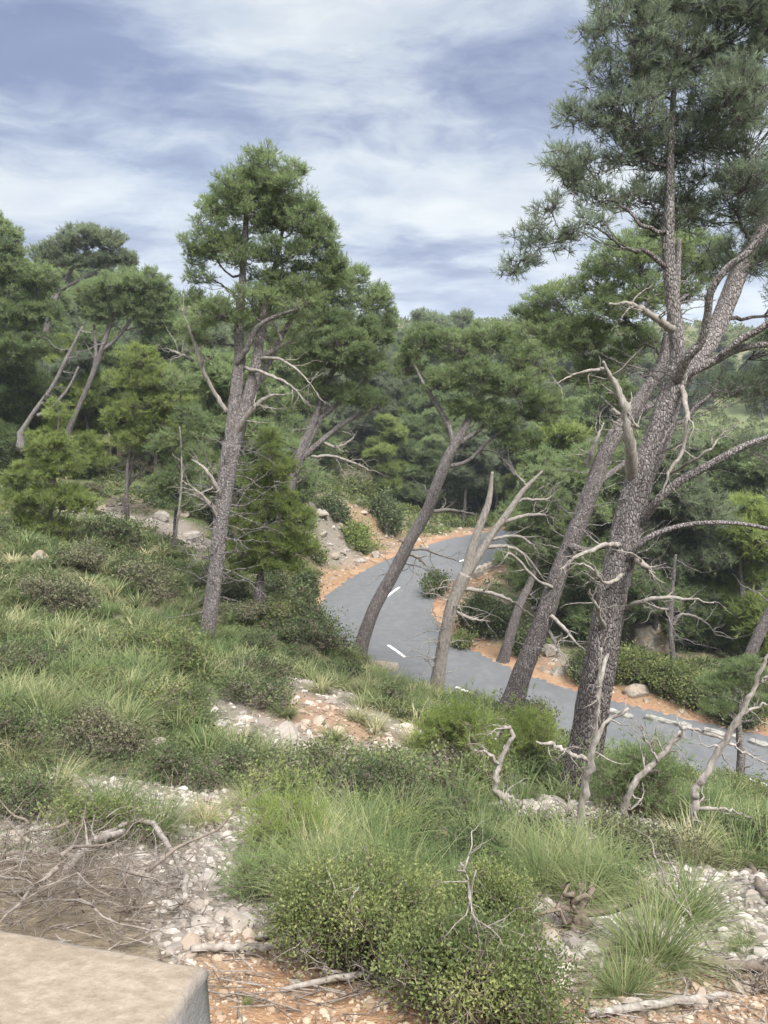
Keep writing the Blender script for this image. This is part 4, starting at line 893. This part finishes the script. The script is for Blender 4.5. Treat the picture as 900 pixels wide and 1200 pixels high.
# ------------------------------------------------------------------ grass
def blades(base, az, th0, bend, L, w, r, S=5, drift=None):
    n = len(base); ds = L / S; pos_ = base.copy(); d2 = np.stack([np.cos(az), np.sin(az)], 1); side = np.stack([-np.sin(az), np.cos(az), np.zeros(n)], 1)
    V = []; 
    for k in range(S + 1):
        t = k / S; wk = w * (1 - t ** 1.6) * .5 + .0004
        V.append(np.stack([pos_ - side * wk[:, None], pos_ + side * wk[:, None]], 1))
        th = th0 + bend * (t + .08); pos_ = pos_ + np.concatenate([d2 * (np.sin(th) * ds)[:, None], (np.cos(th) * ds)[:, None]], 1)
    V = np.stack(V, 1); b = np.arange(n)[:, None, None] * (2 * (S + 1)) + np.arange(S)[None, :, None] * 2
    return V.reshape(-1, 3), (b + np.array([0, 1, 3, 2])[None, None]).reshape(-1, 4), 2 * (S + 1)
def tuft_mesh(name, n, L, w, seed, mat, spread=.22, S=6, dry=.12):
    r = np.random.default_rng(seed); az = r.uniform(0, 6.28, n); q = r.random(n) ** .5
    base = np.stack([np.cos(az) * q * spread * L, np.sin(az) * q * spread * L, np.full(n, -.03)], 1); az2 = az + r.normal(size=n) * .6
    V, Fc, m = blades(base, az2, .12 + q * .45 + r.normal(size=n) * .08, r.uniform(.5, 1.9, n), L * r.uniform(.5, 1.15, n), np.full(n, w), r, S)
    a = np.where(r.random(n) < dry, r.uniform(.9, 1.4, n), r.normal(size=n) * .18 + .42)
    me = mesh_obj(name, V, [Fc], M[mat], attrs={'h': np.repeat(a, m)}); return me
TP = [tuft_mesh('grass_tuft', 520, .62, .0052, 61, 'grass'), tuft_mesh('grass_tuft', 420, .50, .005, 62, 'grass', .3), tuft_mesh('grass_tuft', 360, .42, .0055, 63, 'grass_dry', .25, 6, .35), tuft_mesh('grass_tuft', 200, .5, .012, 64, 'grass', .25, 4, .2), tuft_mesh('grass_tuft', 200, .45, .012, 65, 'grass_dry', .25, 4, .3)]
TUse = [0] * 5
TU = [(765,1130,100,0,'biggest bright arching grass tuft at the lower right'),(800,1080,80,1,'grass tuft leaning against the right of the biggest tuft'),(690,1050,62,0,'grass tuft above the broken stump'),(640,1040,56,1,'vivid upright grass tuft left of the broken stump'),
 (600,1015,60,0,'bluish grass tuft in the centre right foreground'),(725,1005,40,1,'grass tuft right below the dead saplings'),(655,1005,34,1,'grass tuft right of the bluish one below the curved sapling'),(560,1000,60,1,'small grass tuft left of the bluish tuft'),(470,965,55,1,'tall loose grass tuft behind the large olive shrub'),
 (420,950,46,1,'grass tuft above the bright pine shrub'),(510,960,45,1,'grass tuft below the bright pine shrubs of the crest'),(290,950,42,1,'yellowish grass tuft right of the gravel run'),(180,980,70,1,'grass tuft among the scrub left of the gravel run'),(130,960,70,0,'grass tuft left of the gravel run'),(60,940,60,2,'dry grass tuft near the left edge above the brushwood'),
 (390,868,30,3,'single grass tuft standing alone in the gravel clearing'),(420,845,30,4,'grass tuft at the top of the gravel clearing'),(440,858,32,4,'grass tuft in the middle of the gravel clearing'),(490,875,36,4,'grass tuft at the right rim of the gravel clearing'),(505,845,30,3,'grass tuft at the foot of the forked dead trunk'),
 (375,812,32,4,'dry tuft below the crest scrub'),(335,840,30,3,'green tuft at the left rim of the gravel clearing'),(430,812,30,4,'tuft under the pale rock by the leaning pine'),(345,1010,34,1,'grass blades poking out of the bright pine shrub'),(240,965,40,2,'short tuft over the gravel run'),
 (870,1115,28,1,'tiny grey tuft on the rubble at right'),(730,1170,60,1,'low tuft under the biggest tuft'),(570,1060,60,0,'dark tuft between olive shrub and stump'),(810,1010,60,2,'dry tuft at the top of the right rubble patch'),(15,900,50,1,'tuft at the left edge'),(290,1178,10,1,'tiny green sprout on the orange soil')]
for k, (px, py, hp, t, lb) in enumerate(TU):
    g = G(px, py); s = np.linalg.norm(g) / F; o = TP[t] if not TUse[t] else TP[t].copy()
    if TUse[t]: C.objects.link(o)
    TUse[t] += 1; L0 = [.62, .5, .42, .5, .45][t]; sc_ = hp * s * .74 / (L0 * .78); o.location = g; o.scale = (sc_,) * 3; o.rotation_euler = (0, 0, k * 2.1); tag(o, lb, 'grass tuft', 'arching grass tufts')
for t in range(5):
    if not TUse[t]: bpy.data.objects.remove(TP[t])
def carpet(name, n, ylo, yhi, xf, seed, L, w, per, mat, S, thr):
    r = np.random.default_rng(seed); y = np.exp(r.uniform(np.log(ylo), np.log(yhi), n)); x = r.uniform(-1, 1, n) * (y * xf + .3)
    rk, so, ve = masks(x, y); dn = fbm(x * .5 + 3, y * .5 + 8, 3)
    keep = (rk < .28) & (so < .35) & (road_d(x, y) > RW + 1.2) & (dn > thr) & (np.hypot(x * 1.0, y) > 2.5); keep &= ~((y < 3.4) & (x > -.6)); keep &= ~((y < 9.5) & (x > .1) & (r.random(len(x)) > .30)); keep &= patch([(100,1045,.8,1),(20,1040,.8,1),(180,1050,.6,1)], x, y) < .5; x, y = x[keep], y[keep]; n = len(x)
    z = H(x, y); s = (.7 + y * .012)
    B = np.repeat(np.stack([x, y, z - .02], 1), per, 0); sp = np.repeat(.07 * s, per); az = r.uniform(0, 6.28, n * per); q = r.random(n * per) ** .5
    B[:, 0] += np.cos(az) * q * sp * 1.6; B[:, 1] += np.sin(az) * q * sp * 1.6
    LL = L * np.repeat(r.uniform(.6, 1.2, n), per) * r.uniform(.5, 1.1, n * per); dist = np.hypot(B[:, 0], B[:, 1])
    V, Fc, m = blades(B, az + r.normal(size=n * per) * .5, .1 + q * .5, r.uniform(.5, 1.8, n * per), LL, np.maximum(w, dist / F * 1.15), r, S)
    a = np.repeat(np.clip(r.normal(size=n) * .34 + .40, -.2, 1.2), per) + r.normal(size=n * per) * .15
    return tag(mesh_obj(name, V, [Fc], M[mat], attrs={'h': np.repeat(a, m)}), kind='stuff')
carpet('grass', 3000, 3.2, 26, .62, 71, .52, .0045, 56, 'grass', 4, -.10)
carpet('dry_grass', 2200, 3.5, 40, .62, 72, .42, .004, 34, 'grass_dry', 4, .0)
def undergrowth(name, n, ylo, yhi, seed, mat, thr, sz):
    r = np.random.default_rng(seed); y = np.exp(r.uniform(np.log(ylo), np.log(yhi), n)); x = r.uniform(-1, 1, n) * (y * .63)
    rk, so, ve = masks(x, y); dn = fbm(x * .6 + 30, y * .6 + 18, 3); keep = (rk < .3) & (so < .4) & (road_d(x, y) > RW + 1.5) & (dn > thr) & (patch([(100,1045,.7,1),(20,1040,.7,1),(180,1050,.5,1)], x, y) < .5); x, y = x[keep], y[keep]; n = len(x)
    per = 46; s = np.repeat(sz * (.6 + y * .022) * r.uniform(.5, 1.2, n), per); e = runit(r, n * per); e[:, 2] = np.abs(e[:, 2])
    B = np.repeat(np.stack([x, y, H(x, y)], 1), per, 0) + e * np.stack([s, s, s * .75], 1) * r.uniform(.5, 1, (n * per, 1)); d = np.linalg.norm(B, axis=1)
    D = nrm(e + r.normal(size=e.shape) * .8 + np.array([0, 0, .3])); L = np.maximum(.02, d / F * 3.6)
    V, Fc, a = leaves(B, D, L, L * .5, r, np.repeat(r.normal(size=n) * .2 + .5, per) + r.normal(size=n * per) * .12)
    return tag(mesh_obj(name, V, [Fc], M[mat], attrs={'h': a}), kind='stuff')
undergrowth('low_scrub', 6200, 4, 60, 81, 'shrub_dark', -.05, .30)
undergrowth('heath', 1300, 3.6, 30, 84, 'shrub_gray', .06, .26)
undergrowth('ground_cover', 4200, 7, 110, 82, 'shrub_mid', .02, .22)
undergrowth('hillside_scrub', 5200, 45, 200, 83, 'shrub_mid', -.4, .42)
print('grass', time.time() - T0)

# ------------------------------------------------------------------ dead saplings, brushwood, sticks
def sapling(label, Y0, stems, seed, tw=9, name='dead_sapling'):
    r = np.random.default_rng(seed); base = G(stems[0][0][0], stems[0][0][1]); root = empty(name, base, label, 'dead sapling'); Yb = base[1]
    for k, st in enumerate(stems):
        g = Geo(); P, R = stem3(st, Yb); 
        if k == 0: P[0][2] -= .1
        P = P + np.minimum(R, .012)[:, None] * r.normal(size=P.shape) * .75; R = R * np.where(np.arange(len(R)) % 5 == 2, 1.15, .95)
        g.tube(P, R, 8, 1.0, .2, seed)
        for _ in range(tw):
            j = r.integers(2, len(P) - 1); snag(g, P[j], nrm(nrm(P[j + 1] - P[j - 1]) + r.normal(size=3) * .8), r.uniform(.12, .4), max(.004, R[j] * .45), r, 1.0, 1, crook=.6)
        g.obj('stem' if k == 0 else 'branch', M['dead'], root, base)
    return root
sapling('short curled dead sapling left of the massive trunk', 6, [[(607,975,11),(600,945,10),(582,928,9,-.05),(585,895,8),(600,862,6),(590,853,5),(580,868,3)],[(584,895,5),(572,882,4),(555,880,2)],[(584,930,6),(600,935,5),(612,950,4)]], 91)
sapling('tall dead sapling standing against the massive trunk', 7, [[(679,980,12),(684,930,11),(693,885,9),(708,850,7),(735,832,4)],[(690,890,6),(672,885,6),(655,875,6),(628,870,3)],[(686,920,5),(698,860,4),(702,800,4),(705,760,3)]], 92, 6)
sapling('arching dead sapling between the trunk and the right edge', 7.5, [[(730,960,10),(742,920,9),(768,892,8),(795,862,6),(800,852,5)],[(778,882,5),(800,855,5),(845,865,4),(870,880,3),(900,895,2)],[(770,890,4),(757,868,3),(752,850,2)]], 93)
sapling('long dead sapling leaning right to the edge of the view', 6.8, [[(803,985,13),(815,945,11),(815,925,10),(838,890,9),(865,840,8),(885,800,6),(905,760,4)],[(818,948,6),(850,948,4),(880,960,3),(905,972,2)],[(870,835,4),(890,828,4),(910,820,3)],[(885,805,3),(895,795,3),(910,790,2)]], 94, 7)
sapling('forked dead twig rising from the olive shrub', 3.6, [[(596,1195,5),(575,1150,5),(560,1100,4),(552,1060,3),(556,1020,2)],[(552,1060,3),(548,1030,2),(540,1010,2)]], 95, 4)
sapling('thin bent dry twig before the biggest grass tuft', 5, [[(840,1120,4),(812,1080,4),(790,1050,3),(770,1010,2)],[(812,1080,2),(795,1030,2),(780,1000,2)]], 96, 3)
sapling('pair of pale dry twigs at the foot of the olive shrub', 3.2, [[(385,1140,5),(370,1110,4),(358,1090,2)],[(385,1140,4),(398,1110,3),(410,1060,3),(420,1040,2)]], 97, 3)
# brushwood pile
r = np.random.default_rng(98); g0 = G(110, 1060); root = empty('brushwood_pile', g0, 'tangled pile of dead grey brushwood behind the parapet', 'brushwood')
for k in range(18):
    p = G(r.uniform(-20, 195), r.uniform(1005, 1090)); g = Geo(); az = r.choice([0, 3.14]) + r.normal() * .7
    snag(g, p + np.array([0, 0, r.uniform(.06, .24)]), (math.cos(az), math.sin(az), .02), r.uniform(.35, .8), r.uniform(.006, .013), r, r.uniform(.1, .7), 2, -.1, .3, 6); g.obj('branch', M['dead'], root, g0)
g = Geo()
for k in range(330):
    p = G(r.uniform(-20, 222), r.uniform(990, 1105)); az = r.uniform(0, 6.28)
    snag(g, p + np.array([0, 0, r.uniform(.02, .24)]), (math.cos(az), math.sin(az), r.uniform(-.1, .35)), r.uniform(.15, .5), r.uniform(.0022, .0042), r, r.uniform(-.1, .8), 2, -.1, .5, 3)
g.obj('twig', M['dead'], root, g0)
for k, (lb, sp) in enumerate([('long pale bent branch lying over the brushwood pile', [(120,1000,4),(170,985,6),(195,1010,6),(215,1050,7),(220,1085,6)]),('straight pale stick across the top of the brushwood', [(80,1050,7),(110,1015,8),(148,998,6)]),
   ('dead stick on the stones at the foot of the gravel run', [(225,1118,7),(280,1117,8),(336,1117,7)]),('thin stick above the orange soil', [(300,1104,5),(322,1098,5)]),
   ('broken grey log sticking out under the olive shrub', [(480,1102,12),(505,1128,12),(535,1152,10),(560,1180,6)]),('long pale stick along the bottom edge', [(330,1165,5),(420,1150,7),(480,1165,7),(600,1190,6)]),
   ('pale stick under the stump at the bottom', [(690,1195,8),(740,1188,8),(800,1180,7),(850,1170,5)]),('dark reddish branch at the right edge', [(850,990,4),(880,1020,6),(892,1050,7),(905,1060,7)]),
   ('brown branch lying at the lower right edge', [(820,1130,6),(860,1140,9),(910,1145,10)]),('curled white twig beside the stump', [(700,1150,4),(712,1115,4),(735,1110,4),(765,1125,2)])]):
    g = Geo(); P = []
    rr = np.random.default_rng(140 + k); q = [G(a, b) for a, b, w in sp]; w_ = [w * .5 * np.linalg.norm(p) / F for p, (_, _, w) in zip(q, sp)]; q = np.array([[*(p + np.array([0, 0, w * 1.2 + (.12 if k < 2 or k == 4 else .01)])), w] for p, w in zip(q, w_)]); q = catmull(q, 6)
    g.tube(q[:, :3] + rr.normal(size=(len(q), 3)) * .004, q[:, 3], 8, .2 if k in (4, 7, 8) else .9, .12, k)
    for _ in range(4):
        j = rr.integers(2, len(q) - 2); snag(g, q[j, :3], nrm(nrm(q[j + 1, :3] - q[j, :3]) + rr.normal(size=3) * .6 + np.array([0, 0, .3])), rr.uniform(.08, .3), q[j, 3] * .5, rr, .7, 1)
    tag(g.obj('log' if k == 4 else 'stick', M['dead']), lb, 'stick')
# twig litter lying on the ground
r = np.random.default_rng(99); g = Geo(); n = 2600; y = np.exp(r.uniform(np.log(2.2), np.log(14), n)); x = r.uniform(-1, 1, n) * (y * .6 + .2); az = r.uniform(0, 6.28, n); L = r.uniform(.04, .22, n) * (1 + y * .03)
z = H(x, y); x2 = x + np.cos(az) * L; y2 = y + np.sin(az) * L; z2 = H(x2, y2)
g.segs(np.stack([x, y, z + .012], 1), np.stack([x2, y2, z2 + .02 + r.random(n) * .03], 1), .0022 + y * .0004, .0014 + y * .0003, r.random(n))
tag(g.obj('twig_litter', M['dead']), kind='stuff')
# brushy heaps of dry twigs
def heap(px, py, w, label, seed, dark=.2, n=26):
    r = np.random.default_rng(seed); c = G(px, py); s = np.linalg.norm(c) / F; g = Geo()
    for k in range(n):
        a = r.uniform(0, 6.28); q = r.random() * w * s * .5; p = c + np.array([math.cos(a) * q, math.sin(a) * q * .8, .03]); d = runit(r, 1)[0]; d[2] = abs(d[2]) * .6
        snag(g, p, d, w * s * r.uniform(.25, .6), s * r.uniform(.8, 1.8), r, r.uniform(dark, dark + .6), 1, 0, .5, 4)
    tag(g.obj('twig_heap', M['dead']), label, 'dry twigs', 'heaps of dry twigs')
heap(285,872,50,'dry twig heap on the slope above the gravel run',201,.4); heap(665,960,60,'dry twigs heaped at the foot of the massive trunk',202,.5,40); heap(790,950,60,'dark dry twigs between the two right saplings',203,.1,34)
heap(345,760,26,'small dark twig heap on the slope left of the leaning pine',204,.1,16); heap(880,1160,60,'brown brush at the lower right edge',205,0,30); heap(620,1190,80,'dry twigs along the bottom edge below the shrub',206,.4,30); heap(440,1150,90,'dry twigs under the large olive shrub',207,.4,30)
# rotten stump
g = Geo(); r = np.random.default_rng(210); c = G(672, 1088)
for k in range(7):
    d = np.array([r.normal() * .6, r.normal() * .5, .7]); P = [c + r.normal(size=3) * .03 + d * t * .26 for t in np.linspace(-.2, 1, 7)]; P = np.array(P) + r.normal(size=(7, 3)) * .008
    g.tube(P, np.linspace(.035, .008, 7) * r.uniform(.7, 1.2), 7, 0.0, .25, k)
for k in range(22): snag(g, c, (r.normal(), r.normal(), .4), r.uniform(.12, .3), .006, r, .3, 1)
tag(g.obj('tree_stump', M['dead']), 'broken rotten stump with splintered roots beside the biggest grass tuft', 'stump')

# ------------------------------------------------------------------ light, sky, camera
CLOUDS = [(170,110,170,60,-.20),(60,60,150,60,-.08),(300,165,110,30,-.12),(60,235,150,22,.15),(210,290,130,25,.08),(520,150,120,60,.10),(470,250,110,35,.10),(430,230,45,14,-.14),(620,60,120,60,.02),(600,240,90,40,.10),(40,190,140,14,.08),(330,30,120,40,.06),(560,320,120,14,-.10)]
SUN_EL, SUN_AZ = radians(52), radians(150)   # azimuth clockwise from +Y: high, behind and to the right
w = bpy.data.worlds.new('World'); sc.world = w; w.use_nodes = True; nt = w.node_tree
for n_ in list(nt.nodes): nt.nodes.remove(n_)
out = nt.nodes.new('ShaderNodeOutputWorld'); bg = nt.nodes.new('ShaderNodeBackground'); bg.inputs[1].default_value = .10; link(nt, bg.outputs[0], out.inputs[0])
sky = nt.nodes.new('ShaderNodeTexSky'); sky.sky_type = 'NISHITA'; sky.sun_disc = False; sky.sun_elevation = SUN_EL; sky.sun_rotation = SUN_AZ
tc = nt.nodes.new('ShaderNodeTexCoord'); sx = nt.nodes.new('ShaderNodeSeparateXYZ'); link(nt, tc.outputs['Generated'], sx.inputs[0])
zz = math_(nt, 'ADD', math_(nt, 'MAXIMUM', sx.outputs[2], 0), .22)
cx = nt.nodes.new('ShaderNodeCombineXYZ'); link(nt, math_(nt, 'DIVIDE', sx.outputs[0], zz), cx.inputs[0]); link(nt, math_(nt, 'DIVIDE', sx.outputs[1], zz), cx.inputs[1])
def cpl(px, py):
    d = ray(px, py); d = d / np.linalg.norm(d); return d[0] / (d[2] + .22), d[1] / (d[2] + .22)
warp = N(nt, 'ShaderNodeTexNoise', Scale=1.6, Detail=4.0, Roughness=.55); link(nt, cx.outputs[0], warp.inputs['Vector'])
wv = nt.nodes.new('ShaderNodeVectorMath'); wv.operation = 'MULTIPLY_ADD'; link(nt, warp.outputs['Color'], wv.inputs[0]); wv.inputs[1].default_value = (.34, .34, 0); link(nt, cx.outputs[0], wv.inputs[2])
wv2 = nt.nodes.new('ShaderNodeVectorMath'); wv2.operation = 'SUBTRACT'; link(nt, wv.outputs[0], wv2.inputs[0]); wv2.inputs[1].default_value = (.17, .17, 0); WP = wv2.outputs[0]
n1 = noise(nt, mapped(nt, WP, (1.2, 1.6, 1), (0, 0, radians(-28))), 1.5, 7, .56, 0); n2 = noise(nt, mapped(nt, WP, (1.5, 2.2, 1), (0, 0, radians(18))), 2.6, 6, .55, 0); n3 = noise(nt, cx.outputs[0], .5, 3, .5)
f = math_(nt, 'ADD', math_(nt, 'MULTIPLY', math_(nt, 'SUBTRACT', n1, .5), 1.5), .5)
n4 = noise(nt, mapped(nt, WP, (1.6, 2.2, 1), (0, 0, radians(-50))), 5.5, 5, .6, 0); f = math_(nt, 'ADD', f, math_(nt, 'MULTIPLY', math_(nt, 'SUBTRACT', n4, .5), .26))
for px, py, rx, ry, amp in CLOUDS:
    u, v = cpl(px, py); u1, _ = cpl(px + rx, py); _, v1 = cpl(px, py - ry); su = abs(u1 - u); sv = abs(v1 - v)
    m_ = N(nt, 'ShaderNodeMapping'); m_.vector_type = 'POINT'; m_.inputs['Location'].default_value = (-u / su, -v / sv, 0); m_.inputs['Scale'].default_value = (1 / su, 1 / sv, 0); link(nt, WP, m_.inputs[0])
    ln = nt.nodes.new('ShaderNodeVectorMath'); ln.operation = 'DOT_PRODUCT'; link(nt, m_.outputs[0], ln.inputs[0]); link(nt, m_.outputs[0], ln.inputs[1])
    e = math_(nt, 'EXPONENT', math_(nt, 'MULTIPLY', ln.outputs['Value'], -1.0)); f = math_(nt, 'ADD', f, math_(nt, 'MULTIPLY', e, amp * 1.25))
c = ramp(nt, f, [(.26, (.92,1.18,2.15)), (.40, (1.75,2.08,2.95)), (.50, (2.7,3.05,3.65)), (.62, (3.6,3.9,4.2)), (.78, (4.1,4.3,4.45))])
c2 = ramp(nt, n2, [(.36, (.86,.88,.93)), (.52, (1, 1, 1)), (.66, (1.14,1.13,1.08))])
c = mixc(nt, 1.0, c, c2, 'MULTIPLY')
cov = ramp(nt, n3, [(.30, (.82,.82,.82)), (.55, (1, 1, 1))])
fin = mixc(nt, cov, sky.outputs[0], c)
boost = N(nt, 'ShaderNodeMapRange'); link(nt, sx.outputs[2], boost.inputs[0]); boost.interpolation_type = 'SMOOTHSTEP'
boost.inputs[1].default_value = .42; boost.inputs[2].default_value = .85; boost.inputs[3].default_value = 1.0; boost.inputs[4].default_value = 8.0   # overcast sky brightens overhead; raised much further above the view as added fill light
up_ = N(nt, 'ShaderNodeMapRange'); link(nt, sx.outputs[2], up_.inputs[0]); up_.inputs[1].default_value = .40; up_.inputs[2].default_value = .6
fin = mixc(nt, math_(nt, 'MULTIPLY', up_.outputs[0], .85), fin, (2.5, 2.5, 2.42))  # overhead part turned neutral so the added fill light is not blue
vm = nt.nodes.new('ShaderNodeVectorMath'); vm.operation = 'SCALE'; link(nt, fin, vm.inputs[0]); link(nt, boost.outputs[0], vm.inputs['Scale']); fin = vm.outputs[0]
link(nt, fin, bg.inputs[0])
sun = bpy.data.lights.new('sun', 'SUN'); sun.energy = 3.6; sun.angle = radians(16); sun.color = (1, .97, .93)
so_ = bpy.data.objects.new('sun', sun); C.objects.link(so_)
from mathutils import Vector
dv = Vector((math.sin(SUN_AZ) * math.cos(SUN_EL), math.cos(SUN_AZ) * math.cos(SUN_EL), math.sin(SUN_EL)))
so_.rotation_euler = dv.to_track_quat('Z', 'Y').to_euler()
if HAZE:
    m, hn, ho = newmat('haze_air'); pv = N(hn, 'ShaderNodeVolumePrincipled'); pv.inputs['Density'].default_value = HAZE; pv.inputs['Color'].default_value = (.80, .88, 1, 1); pv.inputs['Anisotropy'].default_value = .2; link(hn, pv.outputs[0], ho.inputs['Volume'])
    b0, b1 = np.array([-905., -205., Z.min() - 1]), np.array([905., 1305., max(Z.max() + 20, 12)])
    Vb = np.array([[(b0, b1)[i][0], (b0, b1)[j][1], (b0, b1)[k][2]] for i in (0, 1) for j in (0, 1) for k in (0, 1)])
    tag(mesh_obj('haze', Vb, [np.array([[0,1,3,2],[4,6,7,5],[0,4,5,1],[2,3,7,6],[0,2,6,4],[1,5,7,3]])], m), kind='stuff')
cam = bpy.data.cameras.new('camera'); co = bpy.data.objects.new('camera', cam); C.objects.link(co)
cam.sensor_fit = 'VERTICAL'; cam.sensor_height = 24; cam.lens = 24 * F / 1200; cam.clip_end = 5000; cam.clip_start = .05
co.rotation_euler = (radians(90) - PITCH, 0, 0); sc.camera = co
sc.view_settings.view_transform = 'Standard'; sc.view_settings.look = 'None'; sc.view_settings.exposure = .92; sc.view_settings.gamma = 1
sc.cycles.max_bounces = 8; sc.cycles.diffuse_bounces = 6; sc.cycles.glossy_bounces = 1; sc.cycles.transmission_bounces = 6; sc.cycles.use_denoising = True
sc.cycles.caustics_reflective = False; sc.cycles.caustics_refractive = False
print('done', time.time() - T0, sum(len(o.data.polygons) for o in sc.objects if o.type == 'MESH'))
